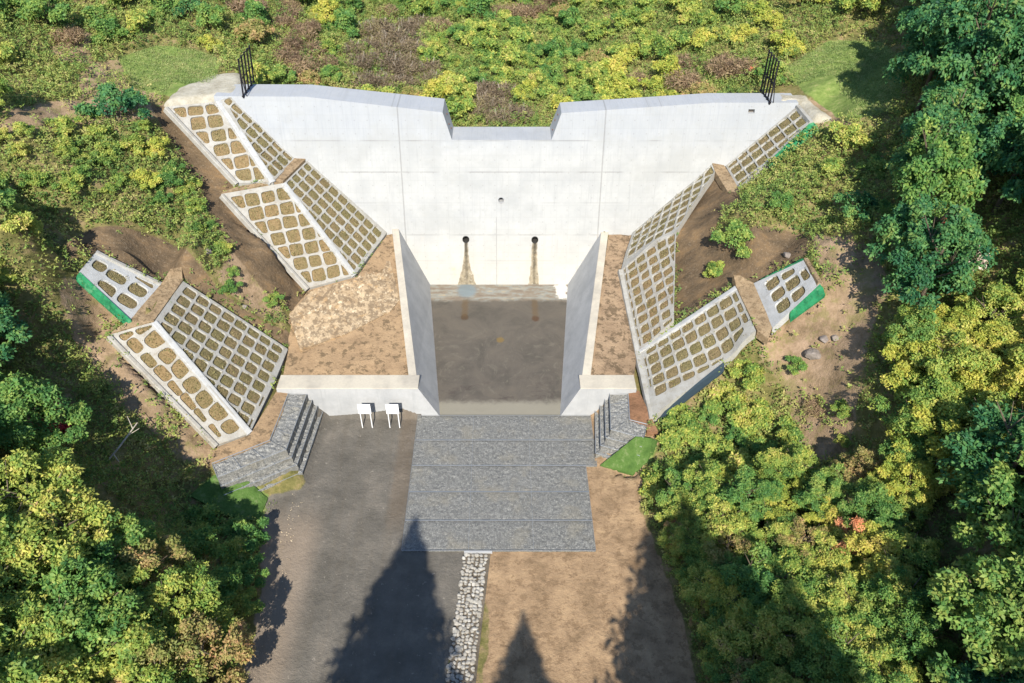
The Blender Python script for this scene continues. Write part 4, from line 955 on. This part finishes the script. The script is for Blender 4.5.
def crown_points(rg, nlobes, r, h, n, base=.35, flat=1.0):
    lob=[]
    for k in range(nlobes):
        a=rg.uniform(0,6.28); q=math.sqrt(rg.random())*r*.92; zz=rg.uniform(base,.9)*h*(1-.38*(q/r)**2)
        lob.append((q*math.cos(a),q*math.sin(a),zz,rg.uniform(.13,.30)*r))
    lob.append((0,0,h*.62,.46*r)); lob.append((0,0,h*.4,.5*r)); lob=np.array(lob)
    k=rg.integers(0,len(lob),n*3); d=rg.normal(size=(n*3,3)); d[:,2]=np.abs(d[:,2])*1.1-.35*rg.random(n*3); d/=np.linalg.norm(d,axis=1,keepdims=True)
    L=lob[k]; p=L[:,:3]+d*(L[:,3:4]*rg.uniform(.72,1.08,(n*3,1)))*np.array([1,1,flat])
    ins=np.zeros(len(p),bool)
    for q in lob: ins|=(np.linalg.norm((p-q[:3])/np.array([1,1,flat]),axis=1)<q[3]*.66)
    p=p[~ins][:n]; d=d[~ins][:n]
    Nn=d*.7+np.array([0,-.42,.7])+rg.normal(0,.40,d.shape); Nn/=np.linalg.norm(Nn,axis=1,keepdims=True)
    return p,Nn
def trunk_mesh(rg,h,r,limbs,rad):
    mb=MB(); top=Vector((rg.uniform(-.2,.2),rg.uniform(-.2,.2),h*.7)); mb.bar((0,0,-.6),top,r,8,r*.45)
    for k in range(limbs):
        a=6.28*k/limbs+rg.uniform(-.4,.4); s=top*rg.uniform(.45,.95); e=s+Vector((math.cos(a)*rad*.65,math.sin(a)*rad*.65,h*rg.uniform(.12,.3)))
        mid=s.lerp(e,.5)+Vector((0,0,-.08*h*.3)); mb.bar(s,mid,r*.4,6,r*.28); mb.bar(mid,e,r*.28,6,r*.1)
        for _ in range(2):
            e2=mid+Vector((rg.uniform(-1,1)*rad*.35,rg.uniform(-1,1)*rad*.35,h*rg.uniform(.1,.2))); mb.bar(mid,e2,r*.18,5,r*.06)
    me=bpy.data.meshes.new('trunk'); me.from_pydata([tuple(v) for v in mb.v],[],mb.f); me.materials.append(m_bark); return me
protos={}
def make_protos():
    k=0
    def tree(nm,mat,r,h,n,size,nl,lw,lobes,cnt,flat=1.0):
        nonlocal k
        protos[nm]=[]
        for _ in range(cnt):
            k+=1; rg=np.random.default_rng(100+k)
            p,Nn=crown_points(rg,lobes,r,h,n,flat=flat); sz=size*rg.uniform(.6,1.35,len(p))
            protos[nm].append((sprays_to_mesh('crown',p,Nn,sz,nl,lw,mat,rg),trunk_mesh(rg,h,.11*r**.5,5,r)))
    tree('mix',L_mix,2.2,5.6,2625,0.175,5,.26,36,4)
    tree('green',L_grn,2.3,6.0,2537,0.189,5,.27,36,3)
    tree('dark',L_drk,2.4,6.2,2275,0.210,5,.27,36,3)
    tree('yellow',L_yel,2.1,5.4,2450,0.168,5,.27,35,2)
    tree('red_tree',L_orn,1.9,5.0,420,.2,5,.2,9,1)
    tree('autumn',L_aut,1.9,4.8,1925,0.161,5,.24,34,2)
    def shrub(nm,mat,r,h,n,size,nl,lw,cnt,lobes=5):
        nonlocal k
        protos[nm]=[]
        for _ in range(cnt):
            k+=1; rg=np.random.default_rng(300+k)
            p,Nn=crown_points(rg,lobes,r,h,n,base=.2,flat=.7); sz=size*rg.uniform(.6,1.35,len(p))
            st=MB()
            for _ in range(5):
                a=rg.uniform(0,6.28); e=Vector((math.cos(a)*r*.5,math.sin(a)*r*.5,h*.75)); st.bar((0,0,-.3),e*.55,.03,5,.022); st.bar(e*.55,e,.022,5,.008)
            tm=bpy.data.meshes.new('stems'); tm.from_pydata([tuple(v) for v in st.v],[],st.f); tm.materials.append(m_bark)
            protos[nm].append((sprays_to_mesh('foliage',p,Nn,sz,nl,lw,mat,rg),tm))
    shrub('s_mix',L_mix,1.25,1.5,704,.155,5,.27,4,7)
    shrub('s_green',L_grn,1.25,1.5,704,.155,5,.28,3,7)
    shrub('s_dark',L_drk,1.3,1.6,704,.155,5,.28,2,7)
    shrub('s_yellow',L_yel,1.2,1.4,640,.155,5,.28,2,7)
    shrub('s_autumn',L_aut,1.2,1.4,640,.155,5,.25,2,7)
    shrub('s_red',L_red,.9,1.3,90,.34,6,.2,1)
    shrub('s_pink',L_pin,.9,1.3,100,.26,6,.26,1)
    shrub('s_pale',leaf_mat('pale_seed_heads',[(.1,lin(196,176,160)),(.9,lin(226,208,192))]),1.0,1.5,90,.26,6,.2,1)
    def stalks(nm,mat,r,h,n,cnt):
        nonlocal k
        protos[nm]=[]
        for _ in range(cnt):
            k+=1; rg=np.random.default_rng(500+k)
            a=rg.uniform(0,6.28,n); q=np.sqrt(rg.random(n))*r; C=np.stack([q*np.cos(a),q*np.sin(a),h*(.15+.7*rg.random(n))*(1-.35*(q/r)**2)],1)
            Nn=rg.normal(0,.45,(n,3)); Nn[:,2]=1; Nn/=np.linalg.norm(Nn,axis=1,keepdims=True)
            me=sprays_to_mesh('foliage',C,Nn,.34*rg.uniform(.6,1.2,n),5,.075,mat,rg,droop=.9)
            st=MB()
            for _ in range(10):
                a=rg.uniform(0,6.28); e=Vector((math.cos(a)*r*.6,math.sin(a)*r*.6,h)); st.bar((e.x*.4,e.y*.4,-.2),e,.016,4,.006)
            tm=bpy.data.meshes.new('stems'); tm.from_pydata([tuple(v) for v in st.v],[],st.f); tm.materials.append(m_dead if nm=='gry' else m_bark)
            protos[nm].append((me,tm))
    stalks('dry',L_dry,1.2,1.1,420,2); stalks('gry',L_gry,1.2,1.2,420,2)
make_protos()
WORD={'red_tree':'sparse orange leaved','mix':'green and yellow','green':'fresh green','dark':'dark green','yellow':'yellow leaved','autumn':'rust and olive','red':'orange red','pink':'crimson','pale':'pale pinkish','dry':'dry straw coloured','gry':'withered grey brown'}
def plant(kind,x,y,sc,place,group,zs=1.0):
    sp=kind.replace('s_',''); shrub=kind.startswith('s_') or kind in ('dry','gry')
    cm,tm=random.choice(protos[kind]); z=hz(x,y)
    nm='shrub' if shrub else 'broadleaf_tree'
    root=empty(nm,(x,y,z-.05),f"{WORD[sp]} {'shrub' if shrub else 'tree'} {place}",'shrub' if shrub else 'tree',group)
    root.rotation_euler=(0,0,random.uniform(-.7,.7)); root.scale=(sc*random.choice((-1,1)),sc,sc*zs)
    for nm2,m in (('foliage' if shrub else 'crown',cm),('stems' if shrub else 'trunk',tm)):
        o=bpy.data.objects.new(nm2,m); COL.objects.link(o); o.parent=root
    return root
def proj(x,y,z):
    dz=z-CH; dep=y*cT-dz*sT; up=y*sT+dz*cT
    return CX+F*x/dep, CY-F*up/dep
keepout=FOOT+[damrect]
def blocked(x,y,r):
    X=np.array([x,x+r,x-r,x,x]); Y=np.array([y,y,y,y+r,y-r])
    return any(inpoly(X,Y,q).any() for q in keepout)
placed=[]
def scatter(pxpoly,kinds,spacing,scl,place,group,n,r=.8,zs=1.0,soilmax=.35,seed=1,tries=40,cond=None,r_=None):
    rr=random.Random(seed); xs_=[]
    # world box of the region
    pw=[]
    for px,py in pxpoly:
        for z in (0,16): q=P(px,py,z); pw.append(q)
    x0,x1=min(q[0] for q in pw),max(q[0] for q in pw); y0,y1=min(q[1] for q in pw),max(q[1] for q in pw)
    c=0
    for _ in range(n*tries):
        if c>=n: break
        x=rr.uniform(x0,x1); y=rr.uniform(y0,y1); z=hz(x,y); px,py=proj(x,y,z)
        if not inpoly(np.array([px]),np.array([py]),pxpoly)[0]: continue
        if gi(A_soil,x,y)>soilmax or gi(A_dark,x,y)>.2 or gi(A_lawn,x,y)>.2 or gi(A_tan,x,y)>.1 or gi(A_grav,x,y)>.1 or gi(A_pad,x,y)>.1: continue
        s=rr.uniform(*scl)
        if blocked(x,y,r*s): continue
        if any((x-q[0])**2+(y-q[1])**2<(spacing*(s+q[2])/2)**2 for q in placed): continue
        ks,ws=zip(*kinds); kd=rr.choices(ks,ws)[0]
        plant(kd,x,y,s,place,group,zs); placed.append((x,y,s)); c+=1
    return c
cnt={}
GR='shrubs and trees of the overgrown valley sides'
# single distinctive plants
for kd,px,py,z,s,place in (('s_pink',50,425,7,1.35,'among the dark trees at the left edge'),('s_red',30,52,15.5,1.3,'at the upper left corner beside the path'),('red_tree',850,556,4.5,.62,'amid the lower right grove'),
        ('s_pale',1016,160,17,1.3,'at the right edge in the shaded forest'),('s_yellow',212,52,14.5,.8,'by the lawn left of the fence'),('s_dark',125,140,13,1.5,'alone above the path on the left slope'),
        ('s_red',757,72,14.5,.6,'behind the right fence'),('s_red',985,135,17,.8,'in the shaded forest near the right edge'),('s_green',742,222,9.8,1.15,'on the rim of the right hollow'),('s_mix',722,238,9.2,.8,'inside the top of the right hollow'),('s_green',782,212,10.4,.8,'above the right hollow, under the highest lattice')):
    q=P(px,py,z); q=P(px,py,hz(q[0],q[1])); q=P(px,py,hz(q[0],q[1])); plant(kd,q[0],q[1],s,place,GR); placed.append((q[0],q[1],s))
# dry stands in the upstream thicket
for poly,kd,n in (([(270,8),(300,8),(330,60),(330,84),(285,82),(270,50)],'dry',22),([(370,30),(420,25),(405,90),(385,92),(360,90),(345,60)],'gry',22),([(385,70),(430,70),(432,92),(400,92)],'gry',6),([(470,95),(520,95),(520,126),(470,126)],'gry',9),([(640,66),(760,60),(760,84),(640,92)],'dry',16),([(45,25),(110,15),(120,90),(75,95)],'dry',16),([(500,0),(560,0),(540,20),(500,20)],'dry',5)):
    cnt[kd+str(n)]=scatter(poly,[(kd,1)],1.15,(.8,1.25),'standing in the thicket upstream of the dam' if poly[0][0]>200 else 'in the upper left beside the lawn','dry plant stands upstream',n,seed=n,soilmax=.9)
up=[(225,-30),(870,-30),(880,20),(800,45),(770,90),(640,110),(560,128),(440,128),(330,100),(250,84),(225,50)]
cnt['up1']=scatter([(225,-40),(440,-40),(440,128),(250,84)],[('s_mix',5),('s_green',3),('s_yellow',1),('s_autumn',1.5),('dry',2)],1.45,(.85,1.5),'in the thicket upstream behind the left half of the dam','upstream thicket shrubs',95,seed=2)
cnt['up2']=scatter([(440,-40),(650,-40),(650,120),(440,128)],[('s_mix',6),('s_green',3),('s_yellow',2),('s_autumn',1.5)],1.45,(.85,1.5),'in the thicket upstream behind the spillway notch','upstream thicket shrubs',80,seed=3)
cnt['up3']=scatter([(650,-40),(880,-40),(870,30),(790,50),(770,100),(650,120)],[('s_mix',5),('s_yellow',4),('s_autumn',2),('s_green',1)],1.45,(.85,1.5),'in the thicket upstream behind the right half of the dam','upstream thicket shrubs',80,seed=4)
cnt['ul']=scatter([(-40,-30),(225,-30),(225,60),(130,50),(60,60),(-40,90)],[('s_mix',5),('s_green',4),('s_yellow',1),('s_dark',.6)],1.4,(.9,1.6),'on the upper left bank above the lawn','upper left bank shrubs',60,seed=5)
cnt['l1']=scatter([(-40,120),(150,110),(215,215),(150,205),(70,195),(30,290),(-40,300)],[('s_green',4),('s_mix',7),('s_yellow',.6)],1.25,(.5,.95),'on the left slope above the small lattice','left slope shrubs',110,seed=6)
cnt['l0']=scatter([(-40,90),(30,100),(50,210),(60,300),(-40,330)],[('green',2),('mix',2)],1.9,(.4,.6),'at the left edge of the slope','left slope trees',14,seed=16)
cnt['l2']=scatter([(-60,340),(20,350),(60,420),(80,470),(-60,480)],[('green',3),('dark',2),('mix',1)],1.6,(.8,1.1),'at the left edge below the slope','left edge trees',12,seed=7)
cnt['l3']=scatter([(-60,520),(60,530),(160,590),(212,640),(222,760),(-60,760)],[('mix',8),('green',2.5),('yellow',1.2),('autumn',1.2)],1.4,(.8,1.15),'in the grove left of the gravel yard','trees of the grove left of the yard',80,seed=8)
cnt['l4']=scatter([(195,515),(262,530),(266,700),(240,700),(180,560)],[('s_green',2),('s_mix',2)],1.3,(.7,1.1),'along the left edge of the gravel yard','yard edge shrubs',16,seed=9)
cnt['r1']=scatter([(655,432),(672,418),(760,372),(790,440),(800,475),(700,500),(652,500)],[('s_mix',5),('s_green',4),('s_yellow',1.5),('s_autumn',.6)],1.35,(.75,1.25),'below the broad right lattice','shrubs below the right lattice',48,seed=10)
cnt['r2']=scatter([(656,510),(800,485),(900,480),(905,760),(735,760),(712,650),(680,580)],[('mix',7),('green',3.5),('autumn',1.4),('yellow',1.2)],1.45,(.4,.72),'in the lower right grove beside the tan ground','trees of the lower right grove',95,seed=11)
cnt['r3']=scatter([(885,505),(1100,495),(1100,760),(905,760)],[('dark',5),('green',3),('mix',1.2)],2.0,(.8,1.2),'in the shaded lower right corner','trees of the shaded lower right corner',44,seed=12)  # mostly dark leaves, so part of the corner's shade is leaf colour
cnt['r4']=scatter([(893,345),(1100,330),(1100,490),(900,495),(876,440)],[('yellow',6),('mix',7),('autumn',1),('green',.6)],1.4,(.55,.9),'in the sunlit grove right of the dirt track','trees of the sunlit right grove',75,seed=13)
cnt['r5']=scatter([(915,20),(1100,-40),(1100,325),(885,335),(880,220),(915,150)],[('dark',10),('green',1)],1.8,(.8,1.15),'in the dark forest on the upper right','trees of the dark upper right forest',120,seed=14,zs=1.3)  # dark leaves put shade into the colour where no cast shadow reaches
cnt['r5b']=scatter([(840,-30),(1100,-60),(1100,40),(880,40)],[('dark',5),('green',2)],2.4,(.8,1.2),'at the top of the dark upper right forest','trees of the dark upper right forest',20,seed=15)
cnt['r6']=scatter([(830,150),(880,120),(890,230),(850,235),(805,205)],[('s_green',3),('s_dark',3),('s_mix',3)],1.7,(.6,1.2),'between the highest right lattice and the forest','shrubs by the right forest edge',16,seed=17,soilmax=.9)
cnt['r7']=scatter([(780,340),(850,420),(850,460),(790,460),(770,380)],[('s_mix',3),('s_green',1),('dry',2)],2.2,(.35,.6),'on the bare right bank by the track','small shrubs by the dirt track',12,seed=18,soilmax=1)
cnt['l5']=scatter([(215,190),(300,300),(285,320),(240,310),(190,240)],[('s_mix',3),('s_green',3)],1.3,(.35,.6),'between the left lattices','small shrubs between the left lattices',14,seed=19,soilmax=1)
print('PLANTS',cnt,len(placed))

# a fallen pale branch
q=P(112,438,6); root_b=MB(); base=Vector((q[0],q[1],hz(q[0],q[1])+1.2))
root_b.bar(base,base+Vector((.5,1.6,.3)),.05,6,.03); root_b.bar(base+Vector((.25,.8,.15)),base+Vector((.9,1.0,.5)),.03,5,.012); root_b.bar(base+Vector((.4,1.2,.2)),base+Vector((-.1,1.9,.5)),.03,5,.012); root_b.bar(base,base+Vector((-.5,-.5,-.4)),.05,6,.04); root_b.bar(base+Vector((-.2,-.2,-.1)),base+Vector((.3,-.7,-.2)),.03,5,.012)
tag(root_b.build('dead_branch',m_dead),'bare whitish dead branch in the shade on the left slope','branch')

# conifers standing downstream and beside the valley, outside the picture; only their shade is seen
def conifer_mesh(seed,h=24.,slope=.40,rmax=3.6):
    rg=np.random.default_rng(seed); n=5200
    t=rg.random(n)**.62; zz=h*(1-t*.8); d=h-zz; tier=.82+.28*np.sin(zz*3.1+rg.uniform(0,6))*np.minimum(1,d/3)
    rr_=np.minimum(d*slope,rmax+d*.06)*tier; a=rg.uniform(0,6.28,n); q=rr_*np.sqrt(rg.random(n))*1.02
    C=np.stack([q*np.cos(a),q*np.sin(a),zz-q*.25],1); Nn=np.stack([np.cos(a)*.5,np.sin(a)*.5,np.ones(n)],1)+rg.normal(0,.2,(n,3)); Nn/=np.linalg.norm(Nn,axis=1,keepdims=True)
    cm=sprays_to_mesh('crown',C,Nn,.62*rg.uniform(.6,1.2,n)*np.clip(d/3,.35,1),6,.2,L_con,rg)
    mb=MB(); mb.bar((0,0,-1),(0,0,h*.97),.32,10,.03); tm=bpy.data.meshes.new('trunk'); tm.from_pydata([tuple(v) for v in mb.v],[],mb.f); tm.materials.append(m_bark); return cm,tm
cons=[conifer_mesh(900+k) for k in range(3)]
def conifer(xt,yt,zt_,h,label,k=0,az=2.0):
    """tip shadow falls at xt,yt on ground height zt_"""
    for _ in range(3):
        L=(h+0.0)/math.tan(R(41)); x=xt; y=yt; g=0
        x=xt-math.sin(R(az))*L; y=yt-math.cos(R(az))*L; g=hz(x,y); L=(g+h-zt_)/math.tan(R(41)); x=xt-math.sin(R(az))*L; y=yt-math.cos(R(az))*L; g=hz(x,y)
    standing(x,y,h,label,k)
def standing(x,y,h,label,k=0):
    cm,tm=cons[k%3]; root=empty('cedar_tree',(x,y,hz(x,y)-.1),label.replace('outside the picture, ',''),'tree','tall cedars downstream and beside the valley'); s=h/24.; root.scale=(s,s,s); root.rotation_euler=(0,0,k*1.7)
    for nm,m in (('crown',cm),('trunk',tm)):
        o=bpy.data.objects.new(nm,m); COL.objects.link(o); o.parent=root
CL='tall dark cedar outside the picture, casting the '
conifer(-4.75,24.6,0,25,CL+'largest pointed shadow on the gravel yard',0)
conifer(-5.4,18.9,0,20,CL+'broad lower part of the yard shadow',1)
conifer(1.15,19.3,0,22,CL+'small pointed shadow right of the stone channel',2)
conifer(8.4,22.6,0,26,CL+'shadow over the right edge of the tan ground',0)
conifer(10.9,24.6,1,25,CL+'shadow on the lower right grove',1)
conifer(9.6,26.8,1,26,CL+'shadow beside the tan ground',2)
conifer(12.6,22.0,2,25,CL+'inner shadow on the lower right grove',0)
conifer(-13.5,18.0,1,0.1+18,CL+'shade at the left rim of the yard',2) if False else None
for k,(x,y,h) in enumerate([(20,1,22),(23.2,-3,23),(26.5,-1,22),(30,-4,23),(33.5,0,22),(37,-3,22),(21.5,-12,25)]): standing(x,y,h,CL+'deep shade of the lower right corner',k)
for k,(x,y,h) in enumerate([(33,29,27),(36.5,33,28),(40,42,26),(44,52,26),(39,24,27),(48,60,24),(43,36,26)]): standing(x,y,h,CL+'shade over the upper right forest',k)
for k,(x,y,h) in enumerate([(-38,22,20),(-41,34,20)]): standing(x,y,h,CL+'shade at the left edge of the slope',k)

L_spr=leaf_mat('sprouting_grass_leaves',[(.1,lin(84,78,46)),(.45,lin(118,112,64)),(.7,lin(150,134,92)),(.95,lin(182,162,118))],trans=.1)
for k,(o,sp,N) in enumerate(SPROUT):
    rg=np.random.default_rng(1200+k); pl=parent_loc(o); C=np.array([tuple(p-pl) for p in sp]); Nn=np.tile(np.array(N),(len(C),1))+rg.normal(0,.3,(len(C),3)); Nn/=np.linalg.norm(Nn,axis=1,keepdims=True)
    me=sprays_to_mesh('sprouting_grass',C,Nn,.10*rg.uniform(.6,1.4,len(C)),4,.2,L_spr,rg,droop=.9); g=bpy.data.objects.new('sprouting_grass',me); COL.objects.link(g); g.parent=o; g['kind']='stuff'
# ground cover: weeds on the banks, grass on the lawns (too many to count)
def cover(name,n,mat,seed,size,nl,lw,droop,wfun,hh,box=(-36,36,10,92)):
    rg=np.random.default_rng(seed); x=rg.uniform(box[0],box[1],n); y=box[2]+(box[3]-box[2])*rg.random(n)**1.0
    z=gi(GZ,x,y); dep=y*cT-(z-CH)*sT; px=CX+F*x/dep; py=CY-F*(y*sT+(z-CH)*cT)/dep
    m=(px>-70)&(px<1094)&(py>-50)&(py<760)
    bl=np.zeros(n,bool)
    for q in keepout: bl|=inpoly(x,y,q)
    for q in BERM: bl|=inpoly(x,y,q)
    m&=~bl; m&=rg.random(n)<wfun(x,y)
    x,y,z=x[m],y[m],z[m]; k=len(x)
    C=np.stack([x,y,z+hh*rg.random(k)*(.5+vnoise(x,y,1.7,21)+.5)],1); Nn=rg.normal(0,.3,(k,3)); Nn[:,2]=1; Nn[:,1]-=.4; Nn/=np.linalg.norm(Nn,axis=1,keepdims=True)
    me=sprays_to_mesh(name,C,Nn,size*rg.uniform(.6,1.3,k),nl,lw,mat,rg,droop=droop); o=bpy.data.objects.new(name,me); COL.objects.link(o); tag(o,kind='stuff'); print(name,k); return o
BERM=[PL((733,276,7.7),(753,284,7.5),(772,328,7.2),(768,340,6.9),(757,332,7.0),(736,288,7.35)),PL((161,285.5,7.6),(171,270,8.1),(183,281,7.5),(154,322,7.45),(109,335,7.15),(130,321,7.5)),
      PL((712,163.5,9.5),(724,166,9.35),(739,189,9.35),(736,197,9.1),(715,172,9.3)),PL((632,438,1.9),(655,441,1.9),(656,455,.3),(634,478,0),(602,468,0)),PL((212,476,1.8),(242,472,1.5),(270,499,0),(260,524,0),(228,518,.4),(188,497,1.4)),PL((655,416,2.1),(724,362,5.0),(724,368,4.6),(657,424,1.8))]
def w_weed(x,y):
    s=gi(A_soil,x,y); d_=gi(A_dark,x,y); l=gi(A_lawn,x,y); o_=gi(A_tan,x,y)+gi(A_grav,x,y)+gi(A_pad,x,y)
    pn=vnoise(x,y,1.6,31)+vnoise(x,y,.6,32)*.6
    w=np.clip(.84+pn*1.1+vnoise(x,y,4.5,33)*.5,0.08,1)
    w=w*(1-s)+s*np.clip(pn*1.4-.04,0.015,.6); w=w*(1-d_)+d_*np.clip(pn*1.0-.42,0.0,.3); w*=(1-np.clip(l*1.3,0,1)); w*=(1-np.clip(o_*2.2,0,1)); return w
o=cover('weeds',330000,L_weed,41,.16,6,.26,.5,w_weed,.75); tag(o,'low mixed weeds and creepers covering the valley banks','weeds')
def w_lit(x,y): return np.clip((gi(A_grav,x,y)+gi(A_tan,x,y)*.8),0,1)*(.35+np.clip(vnoise(x,y,2.2,77)*2.2,0,1))
o=cover('leaf_litter',9000,leaf_mat('fallen_leaves',[(.1,lin(140,120,92)),(.5,lin(176,156,124)),(.9,lin(204,190,160))],trans=0),43,.09,2,.3,.3,w_lit,.02,box=(-12,10,9,32)); tag(o,'pale dead leaves and grit strewn over the yard and tan ground','leaf litter')
def w_lawn(x,y): return np.clip(gi(A_lawn,x,y)*1.4-.1,0,1)
o=cover('lawn_grass',420000,L_lawn,42,.13,4,.14,1.6,w_lawn,.05,box=(-30,33,24,68)); tag(o,'short mown green grass on the level pads beside the crest','grass')
# ------------------------------------------------------------------ camera, light
cd=bpy.data.cameras.new('camera'); cam=bpy.data.objects.new('camera',cd); COL.objects.link(cam); S.camera=cam
cam.location=(0,0,CH); cam.rotation_euler=(R(90)-TH,0,0); cd.sensor_width=36; cd.lens=36*F/1024; cd.shift_x=11/1024; cd.clip_end=1000; cd.clip_start=.5
W=bpy.data.worlds.new('World'); S.world=W; W.use_nodes=True; nt=W.node_tree; nt.nodes.clear()
sk=nt.nodes.new('ShaderNodeTexSky'); sk.sky_type='NISHITA'; sk.sun_disc=False; sk.sun_elevation=R(41); sk.sun_rotation=R(182); sk.altitude=400; sk.ozone_density=4; sk.dust_density=.3
bg=nt.nodes.new('ShaderNodeBackground'); bg.inputs[1].default_value=.15; wo=nt.nodes.new('ShaderNodeOutputWorld')
nt.links.new(sk.outputs[0],bg.inputs[0]); nt.links.new(bg.outputs[0],wo.inputs[0])
sl=bpy.data.lights.new('sun','SUN'); sl.energy=4.9; sl.angle=R(.5); sl.color=(1,.95,.87)
so=bpy.data.objects.new('sun',sl); COL.objects.link(so); so.rotation_euler=(R(49),0,R(-2)); so.location=(0,-40,60)
S.view_settings.view_transform='Standard'; S.view_settings.look='None'; S.view_settings.exposure=.55; S.view_settings.gamma=1
S.render.engine='CYCLES'; S.cycles.max_bounces=4; S.cycles.diffuse_bounces=2; S.cycles.transparent_max_bounces=4
